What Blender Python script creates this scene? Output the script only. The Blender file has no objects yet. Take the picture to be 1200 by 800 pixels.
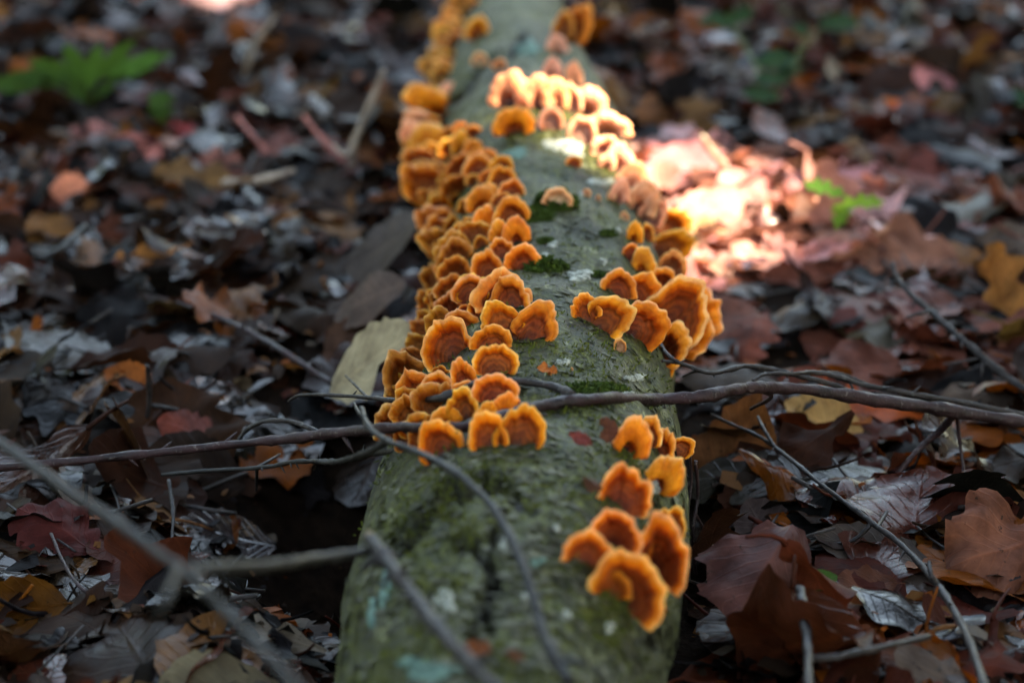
import bpy, math, random
import numpy as np
from mathutils import Vector, Matrix, noise
from mathutils.bvhtree import BVHTree
S = bpy.context.scene
COL = S.collection
rad = math.radians
rng = np.random.default_rng(7)
random.seed(7)

# ------------------------------------------------------------------ camera
LENS = 70.0
F = LENS / 36.0 * 1200.0                 # focal length in photograph pixels
PITCH = math.atan2(800.0, F)
CAM = np.array([0.0, 0.0, 0.425])
FWD = np.array([0, math.cos(PITCH), -math.sin(PITCH)])
UPV = np.array([0, math.sin(PITCH), math.cos(PITCH)])
RGT = np.array([1.0, 0, 0])
cd = bpy.data.cameras.new('camera'); cam = bpy.data.objects.new('camera', cd); COL.objects.link(cam)
cam.location = CAM; cam.rotation_euler = (rad(90) - PITCH, 0, 0)
cd.lens = LENS; cd.sensor_width = 36; cd.clip_start = 0.02; cd.clip_end = 400
cd.dof.use_dof = True; cd.dof.focus_distance = 0.97; cd.dof.aperture_fstop = 6.0
cd.dof.aperture_blades = 0
S.camera = cam

# ------------------------------------------------------------------ light
SUN_EL, SUN_AZ = 55.0, -18.0              # azimuth: degrees from +X towards +Y
SDIR = np.array([math.cos(rad(SUN_EL)) * math.cos(rad(SUN_AZ)), math.cos(rad(SUN_EL)) * math.sin(rad(SUN_AZ)), math.sin(rad(SUN_EL))])
w = bpy.data.worlds.new('World'); S.world = w; w.use_nodes = True
nt = w.node_tree
sky = nt.nodes.new('ShaderNodeTexSky'); sky.sky_type = 'NISHITA'; sky.sun_disc = False
sky.sun_elevation = rad(SUN_EL); sky.sun_rotation = rad(90 - SUN_AZ)
nt.links.new(sky.outputs[0], nt.nodes['Background'].inputs[0])
nt.nodes['Background'].inputs[1].default_value = 0.11
sd = bpy.data.lights.new('sun', 'SUN'); so = bpy.data.objects.new('sun', sd); COL.objects.link(so)
sd.energy = 2.0; sd.angle = rad(0.53); sd.color = (1.0, 0.95, 0.90)
so.rotation_euler = Vector(SDIR).to_track_quat('Z', 'Y').to_euler(); so.location = (0, 0, 6)
S.view_settings.view_transform = 'Standard'; S.view_settings.look = 'None'
S.view_settings.gamma = 1.0; S.view_settings.exposure = 4.25
S.view_settings.use_white_balance = True; S.view_settings.white_balance_temperature = 9500; S.view_settings.white_balance_tint = 6
S.view_settings.use_curve_mapping = False
S.cycles.use_denoising = True
S.cycles.max_bounces = 6; S.cycles.diffuse_bounces = 4; S.cycles.glossy_bounces = 3; S.cycles.transmission_bounces = 3
S.cycles.sample_clamp_indirect = 6.0

# ------------------------------------------------------------------ helpers
def ray(px, py):
    d = RGT * (px - 600) / F - UPV * (py - 400) / F + FWD
    return d                                        # length 1 along the view axis
def P(px, py, z):
    d = ray(px, py); t = (z - CAM[2]) / d[2]
    return CAM + d * t
def depth(p): return float(np.dot(np.asarray(p) - CAM, FWD))
def proj(p):
    q = np.asarray(p) - CAM
    dd = q @ FWD
    return 600 + (q @ RGT) / dd * F, 400 - (q @ UPV) / dd * F, dd

def mesh_np(name, verts, quads, mat=None, col=None, uv=None, smooth=True):
    me = bpy.data.meshes.new(name)
    v = np.asarray(verts, np.float32); q = np.asarray(quads, np.int32)
    k = q.shape[1]
    me.vertices.add(len(v)); me.vertices.foreach_set('co', v.ravel())
    me.loops.add(q.size); me.loops.foreach_set('vertex_index', q.ravel())
    me.polygons.add(len(q)); me.polygons.foreach_set('loop_start', np.arange(0, q.size, k, dtype=np.int32))
    me.polygons.foreach_set('loop_total', np.full(len(q), k, np.int32))
    me.update(calc_edges=True)
    me.polygons.foreach_set('use_smooth', np.full(len(q), smooth))
    if col is not None:
        a = me.attributes.new('Col', 'FLOAT_COLOR', 'POINT'); a.data.foreach_set('color', np.asarray(col, np.float32).ravel())
    if uv is not None:
        a = me.attributes.new('LUV', 'FLOAT_VECTOR', 'POINT')
        a.data.foreach_set('vector', np.c_[np.asarray(uv), np.zeros(len(v))].astype(np.float32).ravel())
    if mat: me.materials.append(mat)
    return me
def link(name, me, parent=None, loc=None):
    o = bpy.data.objects.new(name, me); COL.objects.link(o)
    if loc is not None: o.location = loc
    if parent: o.parent = parent
    return o
def tag(o, label=None, cat=None, group=None, kind=None):
    if label: o['label'] = label
    if cat: o['category'] = cat
    if group: o['group'] = group
    if kind: o['kind'] = kind
    return o
def empty(name, loc):
    o = bpy.data.objects.new(name, None); COL.objects.link(o); o.location = loc; o.empty_display_size = 0.01
    return o
def grid_quads(nr, nc, off=0):
    i, j = np.meshgrid(np.arange(nr - 1), np.arange(nc - 1), indexing='ij')
    a = i * nc + j
    return np.stack([a, a + 1, a + nc + 1, a + nc], -1).reshape(-1, 4) + off
def crom(pts, n):
    """smooth curve through pts (any width), n samples"""
    p = np.asarray(pts, float); m = len(p)
    if m == 2: return p[0] + (p[1] - p[0]) * np.linspace(0, 1, n)[:, None]
    ext = np.vstack([2 * p[0] - p[1], p, 2 * p[-1] - p[-2]])
    t = np.linspace(0, m - 1 - 1e-9, n); i = t.astype(int); f = (t - i)[:, None]
    a, b, c, d = ext[i], ext[i + 1], ext[i + 2], ext[i + 3]
    return 0.5 * (2 * b + (c - a) * f + (2 * a - 5 * b + 4 * c - d) * f ** 2 + (3 * b - a - 3 * c + d) * f ** 3)
def tube(pts, radii, ns=10, knob=0.0, seed=0):
    """closed-ended tube: verts, quads"""
    p = np.asarray(pts); n = len(p)
    t = np.gradient(p, axis=0); t /= np.linalg.norm(t, axis=1)[:, None] + 1e-12
    ref = np.array([0.13, 0.2, 0.97])
    u = np.cross(t, ref); u /= np.linalg.norm(u, axis=1)[:, None] + 1e-12
    v = np.cross(t, u)
    a = np.linspace(0, 2 * np.pi, ns, endpoint=False)
    r = np.asarray(radii)[:, None] * np.ones((1, ns))
    if knob:
        g = np.random.default_rng(seed)
        r = r * (1 + knob * (g.random((n, ns)) - .5) + knob * 0.8 * (g.random((n, 1)) - .5))
    ring = p[:, None] + r[..., None] * (np.cos(a)[None, :, None] * u[:, None] + np.sin(a)[None, :, None] * v[:, None])
    ring = np.concatenate([np.repeat(p[:1, None], ns, 1), ring, np.repeat(p[-1:, None], ns, 1)])
    V = ring.reshape(-1, 3); Q = []
    i, j = np.meshgrid(np.arange(n + 1), np.arange(ns), indexing='ij')
    j2 = (j + 1) % ns
    Q = np.stack([i * ns + j, i * ns + j2, (i + 1) * ns + j2, (i + 1) * ns + j], -1).reshape(-1, 4)
    return V, Q

# ------------------------------------------------------------------ materials
class NM:
    def __init__(s, name):
        s.m = bpy.data.materials.new(name); s.m.use_nodes = True
        s.t = s.m.node_tree; s.t.nodes.clear()
        s.out = s.n('ShaderNodeOutputMaterial')
        s.b = s.n('ShaderNodeBsdfPrincipled'); s.l(s.b.outputs[0], s.out.inputs[0])
    def n(s, ty, **k):
        x = s.t.nodes.new(ty)
        for a, b in k.items(): setattr(x, a, b)
        return x
    def l(s, a, b): s.t.links.new(a, b)
    def put(s, sock, val):
        if isinstance(val, bpy.types.NodeSocket): s.l(val, sock)
        elif val is not None: sock.default_value = val
    def math(s, op, a, b=None, c=None, clamp=False):
        x = s.n('ShaderNodeMath', operation=op); x.use_clamp = clamp
        s.put(x.inputs[0], a); s.put(x.inputs[1], b)
        if c is not None: s.put(x.inputs[2], c)
        return x.outputs[0]
    def noise(s, scale, detail=4, rough=.55, vec=None, dist=0, col=False):
        x = s.n('ShaderNodeTexNoise'); x.inputs['Scale'].default_value = scale; x.inputs['Detail'].default_value = detail
        x.inputs['Roughness'].default_value = rough; x.inputs['Distortion'].default_value = dist
        if vec is not None: s.l(vec, x.inputs['Vector'])
        return x.outputs['Color' if col else 'Fac']
    def ramp(s, fac, *stops, interp='LINEAR'):
        x = s.n('ShaderNodeValToRGB'); s.l(fac, x.inputs[0]); e = x.color_ramp.elements
        x.color_ramp.interpolation = interp
        while len(e) < len(stops): e.new(0.5)
        for k, (p, c) in enumerate(stops):
            e[k].position = p; e[k].color = (c, c, c, 1) if isinstance(c, (int, float)) else (*c, 1)
        return x.outputs[0]
    def mix(s, fac, a, b, mode='MIX'):
        x = s.n('ShaderNodeMix', data_type='RGBA', blend_type=mode)
        s.put(x.inputs[0], fac)
        for sk, v in ((x.inputs[6], a), (x.inputs[7], b)):
            s.put(sk, (*v, 1) if isinstance(v, tuple) and len(v) == 3 else v)
        return x.outputs[2]
    def attr(s, name):
        x = s.n('ShaderNodeAttribute'); x.attribute_name = name; return x
    def pos(s):
        return s.n('ShaderNodeNewGeometry').outputs['Position']
    def bump(s, h, strength, dist, prev=None):
        x = s.n('ShaderNodeBump'); x.inputs['Strength'].default_value = strength; x.inputs['Distance'].default_value = dist
        s.l(h, x.inputs['Height'])
        if prev is not None: s.l(prev, x.inputs['Normal'])
        return x.outputs[0]

def leaf_material(name, green=False, trans=0.22):
    m = NM(name); p = m.pos()
    at = m.attr('Col'); luv = m.attr('LUV')
    sep = m.n('ShaderNodeSeparateXYZ'); m.l(luv.outputs['Vector'], sep.inputs[0])
    u = m.math('ABSOLUTE', sep.outputs[0]); v = sep.outputs[1]
    # side veins run forward from the midrib
    ph = m.math('SUBTRACT', m.math('MULTIPLY', v, 9.0), m.math('MULTIPLY', u, 1.9))
    fr = m.math('ABSOLUTE', m.math('SUBTRACT', m.math('FRACT', ph), 0.5))
    side = m.math('SUBTRACT', 1.0, m.math('MULTIPLY', fr, 9.0), clamp=True)
    mid = m.math('SUBTRACT', 1.0, m.math('MULTIPLY', u, 16.0), clamp=True)
    vein = m.math('MAXIMUM', mid, m.math('MULTIPLY', side, 0.6))
    n1 = m.noise(55, 5, .62, p); n2 = m.noise(240, 4, .6, p); n3 = m.noise(18, 3, .5, p)
    c = at.outputs['Color']
    if green:
        c = m.mix(m.ramp(n1, (.35, .0), (.7, .5)), c, (0.03, 0.055, 0.008))
        c = m.mix(m.math('MULTIPLY', vein, .5), c, (0.09, 0.13, 0.03))
    else:
        dark = m.mix(1.0, c, (0.36, 0.33, 0.33), 'MULTIPLY')
        c = m.mix(m.ramp(n1, (.34, .85), (.62, 0.)), c, dark)                         # weathered blotches
        c = m.mix(m.ramp(n3, (.52, 0.), (.72, .45)), c, m.mix(1.0, c, (1.6, 1.25, 1.0), 'MULTIPLY'))
        spot = m.ramp(n2, (.64, 0.), (.70, .8))
        c = m.mix(spot, c, (0.012, 0.009, 0.007))                                      # mould spots
        c = m.mix(m.math('MULTIPLY', vein, .42), c, m.mix(1.0, c, (1.9, 1.7, 1.5), 'MULTIPLY'))
    m.l(c, m.b.inputs['Base Color'])
    wet = at.outputs['Alpha']
    r = m.math('SUBTRACT', m.math('ADD', 0.72, m.math('MULTIPLY', m.math('SUBTRACT', n1, .5), .5)), m.math('MULTIPLY', wet, .56), clamp=True)
    m.l(r, m.b.inputs['Roughness'])
    m.put(m.b.inputs['Specular IOR Level'], 0.15 if green else m.math('ADD', .04, m.math('MULTIPLY', m.math('POWER', m.math('MAXIMUM', wet, 0.), 4.0), .55)))
    h = m.math('ADD', m.math('MULTIPLY', vein, .5), m.math('ADD', m.math('MULTIPLY', n1, .9), m.math('MULTIPLY', n2, .5)))
    bp = m.bump(h, .55, .0016)
    m.l(bp, m.b.inputs['Normal'])
    tr = m.n('ShaderNodeBsdfTranslucent'); m.l(m.mix(1.0, c, (1.7, 1.35, .8), 'MULTIPLY'), tr.inputs[0])
    mx = m.n('ShaderNodeMixShader'); mx.inputs[0].default_value = trans
    m.l(m.b.outputs[0], mx.inputs[1]); m.l(tr.outputs[0], mx.inputs[2]); m.l(mx.outputs[0], m.out.inputs[0])
    return m.m
M_LEAF = leaf_material('dead_leaf'); M_GREEN = leaf_material('green_leaf', True, .4)

def bark_material():
    m = NM('mossy_bark'); p = m.pos()
    mp = m.n('ShaderNodeMapping'); m.l(p, mp.inputs[0]); mp.inputs['Scale'].default_value = (1, .42, 1)
    q = mp.outputs[0]
    n1 = m.noise(16, 5, .6, p, .6); n2 = m.noise(60, 6, .65, q, .4); n3 = m.noise(210, 4, .65, p); n4 = m.noise(30, 5, .6, p)
    c = m.mix(m.ramp(n2, (.32, 0.), (.68, 1.)), (0.0018, 0.0024, 0.0007), (0.036, 0.038, 0.0080))
    c = m.mix(m.ramp(n1, (.36, .08), (.50, .95)), c, m.mix(m.ramp(n3, (.3, 0.), (.7, 1.)), (0.005, 0.009, 0.001), (0.082, 0.090, 0.006)))
    c = m.mix(m.ramp(n4, (.54, 0.), (.64, .35)), c, m.mix(n3, (0.003, 0.009, 0.005), (0.020, 0.038, 0.022)))
    c = m.mix(m.ramp(m.noise(95, 3, .6, q), (.62, 0.), (.66, .8)), c, (0.17, 0.175, 0.085))     # pale flecks
    c = m.mix(m.ramp(m.noise(130, 3, .6, q, .5), (.30, .85), (.37, 0.)), c, (0.014, 0.012, 0.010))
    n5 = m.noise(480, 4, .7, q)
    c = m.mix(m.ramp(n5, (.36, .8), (.52, 0.)), c, m.mix(1.0, c, (.3, .3, .3), 'MULTIPLY'))
    c = m.mix(m.ramp(n5, (.55, 0.), (.68, .7)), c, m.mix(1.0, c, (2.4, 2.4, 2.0), 'MULTIPLY'))
    rot = m.attr('rot')
    c = m.mix(m.math('MULTIPLY', rot.outputs['Fac'], 1.0, clamp=True), c, (0.010, 0.008, 0.007))  # darker colour inside the grooves
    m.l(c, m.b.inputs['Base Color'])
    m.l(m.ramp(n2, (.3, .8), (.7, .55)), m.b.inputs['Roughness']); m.put(m.b.inputs['Specular IOR Level'], .3)
    h = m.math('ADD', m.math('MULTIPLY', n2, 1.2), m.math('ADD', m.math('ADD', m.math('MULTIPLY', n3, .6), m.math('MULTIPLY', n5, .3)), m.math('MULTIPLY', n4, .6)))
    m.l(m.bump(h, 1.0, .007), m.b.inputs['Normal'])
    return m.m
M_BARK = bark_material()

def twig_material(name, a, b, lichen=(0.25, .27, .24), sc=1.0):
    m = NM(name); p = m.pos()
    n1 = m.noise(70 * sc, 5, .6, p); n2 = m.noise(380 * sc, 4, .6, p)
    c = m.mix(m.ramp(n1, (.35, 0.), (.65, 1.)), a, b)
    c = m.mix(m.ramp(n2, (.60, 0.), (.68, .6)), c, lichen)
    m.l(c, m.b.inputs['Base Color']); m.l(m.ramp(n1, (.3, .4), (.7, .7)), m.b.inputs['Roughness']); m.put(m.b.inputs['Specular IOR Level'], .22)
    m.l(m.bump(m.math('ADD', n1, m.math('MULTIPLY', n2, .6)), .8, .0012), m.b.inputs['Normal'])
    return m.m
M_TWIG = twig_material('purple_brown_twig', (0.008, 0.004, 0.004), (0.032, 0.014, 0.014), (.11, .09, .08))
M_TWIGG = twig_material('grey_twig', (0.005, 0.0045, 0.004), (0.017, 0.016, 0.014), (.05, .055, .045))
M_TWIGF = twig_material('weathered_twig', (0.007, 0.0065, 0.006), (0.023, 0.021, 0.018), (.045, .045, .038))
M_TWIGB = twig_material('dark_twig', (0.006, 0.005, 0.005), (0.030, 0.023, 0.020), (.09, .09, .08))
M_TWIGP = twig_material('pale_twig', (0.16, 0.11, 0.08), (0.42, 0.33, 0.25), (.5, .45, .4))
M_TWIGR = twig_material('red_twig', (0.20, 0.05, 0.04), (0.40, 0.14, 0.11), (.5, .25, .2))
M_CUT = twig_material('broken_wood', (0.20, 0.13, 0.06), (0.34, 0.24, 0.13))
M_TRUNK = twig_material('tree_bark', (0.05, 0.05, 0.045), (0.14, 0.14, 0.12), (.22, .25, .2), .06)

def fungus_material(name, margin):
    m = NM(name); p = m.pos()
    at = m.attr('Col')
    n1 = m.noise(130, 4, .6, p); n2 = m.noise(700, 4, .6, p)
    c = at.outputs['Color']
    c = m.mix(m.ramp(n1, (.38, .8), (.6, 0.)), c, m.mix(1.0, c, (0.70, 0.46, 0.36), 'MULTIPLY'))
    c = m.mix(m.ramp(n2, (.55, 0.), (.75, .25)), c, m.mix(1.0, c, (1.2, 1.25, 1.3), 'MULTIPLY'))
    m.l(c, m.b.inputs['Base Color'])
    m.put(m.b.inputs['Roughness'], .58); m.put(m.b.inputs['Specular IOR Level'], .22)
    m.put(m.b.inputs['Sheen Weight'], 0.10 if margin else .03); m.put(m.b.inputs['Sheen Roughness'], .4)
    m.put(m.b.inputs['Sheen Tint'], (1, .8, .5, 1))
    m.l(m.bump(m.math('ADD', n1, m.math('MULTIPLY', n2, .8)), .8, .0016), m.b.inputs['Normal'])
    tr = m.n('ShaderNodeBsdfTranslucent'); m.l(m.mix(1.0, c, (1.25, .9, .5), 'MULTIPLY'), tr.inputs[0])
    mx = m.n('ShaderNodeMixShader'); mx.inputs[0].default_value = .38 if margin else .25
    m.l(m.b.outputs[0], mx.inputs[1]); m.l(tr.outputs[0], mx.inputs[2]); m.l(mx.outputs[0], m.out.inputs[0])
    return m.m
M_CAP = fungus_material('fungus_cap', False); M_MARG = fungus_material('fungus_margin', True)

def plain(name, a, b, sc=120, rough=.8, bd=.001, spec=.15):
    m = NM(name); p = m.pos(); n1 = m.noise(sc, 5, .65, p)
    m.l(m.mix(m.ramp(n1, (.32, 0.), (.68, 1.)), a, b), m.b.inputs['Base Color']); m.put(m.b.inputs['Roughness'], rough)
    m.put(m.b.inputs['Specular IOR Level'], spec)
    m.l(m.bump(n1, .8, bd), m.b.inputs['Normal']); return m.m
M_SOIL = plain('leaf_mould', (0.003, 0.002, 0.0015), (0.012, 0.007, 0.0045), 90, .9, .006, .02)
M_MOSS = plain('moss', (0.008, 0.020, 0.003), (0.050, 0.080, 0.008), 260, .8)
M_MOSSY = plain('yellow_moss', (0.018, 0.026, 0.004), (0.105, 0.12, 0.015), 300, .85)
M_FLAKE = plain('bark_flake', (0.008, 0.008, 0.006), (0.16, 0.16, 0.11), 160, .8)
M_LICH = plain('lichen', (0.06, 0.07, 0.05), (0.46, 0.48, 0.41), 330, .9, .002)
M_LICHT = plain('teal_lichen', (0.02, 0.05, 0.04), (0.15, 0.25, 0.20), 200, .9)
M_DARKWOOD = plain('rotten_wood', (0.003, 0.0025, 0.002), (0.012, 0.009, 0.007), 120, .8, .003)
M_STONE = plain('pale_nut', (0.20, 0.11, 0.06), (0.38, 0.24, 0.15), 90, .45)
M_CROWN = plain('canopy_leaf', (0.025, 0.045, 0.010), (0.06, 0.09, 0.02), 6, .6)

# ------------------------------------------------------------------ the log
ZC = 0.045
ROWS = np.array([  # image row, left edge, right edge of the log
    (1060, 372, 772), (900, 385, 785), (800, 398, 792), (700, 410, 801), (600, 440, 803), (500, 480, 801), (400, 512, 789),
    (300, 524, 768), (200, 516, 740), (120, 520, 704), (60, 534, 670), (0, 546, 656), (-60, 556, 645), (-120, 563, 637), (-170, 567, 631)], float)
ly, lx, lr = [], [], []
for row, a, b in ROWS:
    p = P((a + b) / 2, row, ZC); ly.append(p[1]); lx.append(p[0]); lr.append((b - a) / 2 / F * depth(p))
ly, lx, lr = map(np.array, (ly, lx, lr))
NL, NA = 460, 150
yy = np.linspace(ly[0], ly[-1], NL)
# more rings near the camera
yy = ly[0] + (ly[-1] - ly[0]) * np.linspace(0, 1, NL) ** 1.35
sm = lambda a: np.convolve(np.pad(a, 12, mode='edge'), np.ones(25) / 25, 'valid')
CX, CR = sm(np.interp(yy, ly, lx)), sm(np.interp(yy, ly, lr))
aa = np.linspace(0, 2 * np.pi, NA, endpoint=False) - np.pi / 2
LV = np.zeros((NL, NA, 3))
for i in range(NL):
    for j in range(NA):
        c, s = math.cos(aa[j]), math.sin(aa[j])
        q = Vector((CX[i] + CR[i] * c, yy[i], ZC + CR[i] * s))
        d = noise.noise(q * 9) * .0050 + noise.noise(q * 26) * .0026 - abs(noise.noise(Vector((q.x * 48, q.y * 22, q.z * 48 + 7)))) * .0030 + noise.noise(Vector((q.x * 85, q.y * 30, q.z * 85))) * .0011 + noise.noise(Vector((q.x * 190, q.y * 60, q.z * 190))) * .0006
        r = CR[i] + d
        LV[i, j] = (CX[i] + r * c, yy[i], ZC + r * s)
flat = LV.reshape(-1, 3)
ppx, ppy, _ = proj(flat)
upper = np.tile(np.sin(aa) > -.25, NL)
GROOVES = [([(462, 640), (481, 618), (507, 589), (540, 572), (562, 563), (597, 568)], 9, .017),
           ([(536, 636), (559, 637), (575, 657), (580, 677), (569, 709), (572, 728), (553, 738), (559, 758)], 8, .014),
           ([(577, 626), (580, 622)], 6, .008), ([(585, 60), (560, 85), (548, 105), (528, 120)], 3.5, .010),
           ([(612, 45), (600, 62)], 5, .010), ([(745, 690), (770, 760)], 4, .003), ([(600, 585), (625, 600)], 4, .003), ([(520, 600), (530, 607)], 4, .005)]
rot = np.zeros(len(flat)); dep = np.zeros(len(flat))
for pts, wd, am in GROOVES:
    c = crom(pts, 40)
    wob = 1 + .35 * np.sin(ppx * .21 + ppy * .13) + .25 * np.sin(ppx * .4 - ppy * .33)
    d = np.sqrt(((ppx[:, None] - c[:, 0]) ** 2 + (ppy[:, None] - c[:, 1]) ** 2).min(1)) / wob
    g = np.exp(-(d / wd) ** 4) * upper
    rot = np.maximum(rot, np.clip((g - .15) * 2.6, 0, 1)); dep = np.maximum(dep, g * am)
cen = np.stack([np.repeat(CX, NA), flat[:, 1], np.full(len(flat), ZC)], 1)
nrm = flat - cen; nrm /= np.linalg.norm(nrm, axis=1)[:, None]
flat = flat - nrm * dep[:, None]
i, j = np.meshgrid(np.arange(NL - 1), np.arange(NA), indexing='ij'); j2 = (j + 1) % NA
LQ = np.stack([i * NA + j, i * NA + j2, (i + 1) * NA + j2, (i + 1) * NA + j], -1).reshape(-1, 4)
log = empty('fallen_log', (CX[0], yy[0], 0))
LOC0 = np.array([CX[0], yy[0], 0])
me = mesh_np('bark', flat - LOC0, LQ, M_BARK)
a = me.attributes.new('rot', 'FLOAT', 'POINT'); a.data.foreach_set('value', rot.astype(np.float32))
link('bark', me, log)
for k, i0 in enumerate((0, NL - 1)):                      # sawn ends
    ring = flat.reshape(NL, NA, 3)[i0]; c0 = ring.mean(0)
    V = np.concatenate([ring, c0 + (ring - c0) * .5 + [0, (.004 if k else -.004), 0], np.repeat(c0[None], NA, 0)])
    jj = np.arange(NA); Q = np.concatenate([np.stack([r * NA + jj, r * NA + (jj + 1) % NA, (r + 1) * NA + (jj + 1) % NA, (r + 1) * NA + jj], -1) for r in (0, 1)])
    if k == 0: Q = Q[:, ::-1]
    link('cut_end', mesh_np('cut_end', V - LOC0, Q, M_CUT), log)
tag(log, 'long fallen log with mossy grey green bark, lined with orange bracket fungi', 'log')
LBVH = BVHTree.FromPolygons([Vector(v) for v in flat], LQ.tolist())
def outw(h):
    v = np.array([h[0] - np.interp(h[1], yy, CX), 0, h[2] - ZC]); return v / np.linalg.norm(v)
def log_hit(px, py):
    d = Vector(ray(px, py)).normalized()
    h, n, idx, dist = LBVH.ray_cast(Vector(CAM), d)
    return (np.array(h), outw(h)) if h is not None else (None, None)
def log_near(px, py):
    """a point of the log's skin under this pixel, or the skin point nearest to its ray"""
    h, n = log_hit(px, py)
    if h is not None: return h, n
    q = P(px, py, ZC + .02)
    h, n, _, _ = LBVH.find_nearest(Vector(q))
    return np.array(h), outw(h)
# lichen crusts, parts of the log
def crust(px, py, wpx, hpx, mat, seed, name='lichen'):
    g = np.random.default_rng(seed); pts = []; n = 40
    ph = g.random(4) * 6.28
    rings = [1.0, .86, .5, .12]; V = []
    for ri, rr in enumerate(rings):
        for k in range(n):
            t = 2 * math.pi * k / n
            e = 1 + .22 * math.sin(2 * t + ph[0]) + .2 * math.sin(3 * t + ph[1]) + .14 * math.sin(5 * t + ph[2]) + .13 * math.sin(9 * t + ph[3]) + .09 * math.sin(15 * t + ph[0])
            h, nn = log_near(px + wpx / 2 * rr * e * math.cos(t), py + hpx / 2 * rr * e * math.sin(t))
            V.append(h + nn * (-.0003 if ri == 0 else .0009 + .0004 * g.random()))
    Q = [(r * n + k, r * n + (k + 1) % n, (r + 1) * n + (k + 1) % n, (r + 1) * n + k) for r in range(3) for k in range(n)]
    link(name, mesh_np(name, np.array(V) - LOC0, Q, mat), log)
for k, (x, y, a, b, mt) in enumerate([(521, 704, 30, 22, M_LICH), (500, 785, 66, 26, M_LICHT), (681, 323, 34, 11, M_LICH), (663, 172, 46, 18, M_LICH), (706, 214, 30, 8, M_LICH),
        (590, 640, 10, 12, M_LICH), (663, 722, 13, 9, M_LICH), (714, 735, 14, 10, M_LICH), (618, 57, 26, 20, M_LICHT), (605, 180, 30, 10, M_LICHT), (770, 570, 18, 24, M_LICH),
        (745, 443, 20, 9, M_LICH), (648, 287, 12, 6, M_LICH), (722, 272, 11, 6, M_LICH), (707, 307, 10, 6, M_LICH), (640, 300, 8, 5, M_LICH), (652, 620, 9, 7, M_LICH),
        (452, 690, 12, 40, M_LICHT), (437, 720, 8, 34, M_LICHT), (630, 660, 18, 8, M_LICHT), (660, 425, 16, 6, M_LICH), (735, 462, 12, 5, M_LICH), (615, 700, 9, 6, M_LICH), (682, 228, 9, 6, M_LICH)]):
    crust(x, y, a, b, mt, 50 + k)

# ------------------------------------------------------------------ ground and leaf litter
HX0, HY0, HC = -1.5, 0.2, 0.005
NX, NY = 601, 661
gx = HX0 + np.arange(NX) * HC; gy = HY0 + np.arange(NY) * HC
GX, GY = np.meshgrid(gx, gy)
def wav(x, y, seed, n=7, k0=3, k1=14):
    g = np.random.default_rng(seed); o = 0 * x
    for _ in range(n):
        k = g.uniform(k0, k1); t = g.uniform(0, 6.28); o = o + np.sin(k * (x * math.cos(t) + y * math.sin(t)) + g.uniform(0, 6.28)) / n * (k0 / k) ** .4
    return o
pit = P(372, 640, -.03)
def soil_h(x, y):
    h = -.012 + .026 * wav(x, y, 3)
    h = h - .10 * np.exp(-((x - pit[0]) / .05) ** 2 - ((y - pit[1]) / .11) ** 2)
    return h
H = soil_h(GX, GY)
cxl = np.interp(GY, yy, CX); crl = np.interp(GY, yy, CR)
un = (np.abs(GX - cxl) < crl) & (GY > yy[0])
H = np.where(un, np.maximum(H, ZC + np.sqrt(np.maximum(crl ** 2 - (GX - cxl) ** 2, 0)) * .92), H)
# (the loose leaf pile is built on this height field)
# soil sheet: fine near the log, reaching out to the horizon
def axis(lo, hi, step, far):
    a = np.arange(lo, hi + 1e-6, step); o = []
    s, v = step, hi
    while v < far: s *= 1.6; v += s; o.append(v)
    s, v, o2 = step, lo, []
    while v > -far: s *= 1.6; v -= s; o2.append(v)
    return np.r_[o2[::-1], a, o]
sx, sy = axis(-1.6, 1.6, .03, 150), axis(0.2, 3.6, .03, 150)
SX, SY = np.meshgrid(sx, sy)
fade = np.exp(-np.maximum(0, np.hypot(SX, SY - 1.8) - 2.5) / 6)
V = np.stack([SX, SY, soil_h(SX, SY) * fade - .03 * (1 - fade)], -1).reshape(-1, 3)
tag(link('ground', mesh_np('ground', V, grid_quads(len(sy), len(sx)), M_SOIL)), kind='structure')

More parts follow.
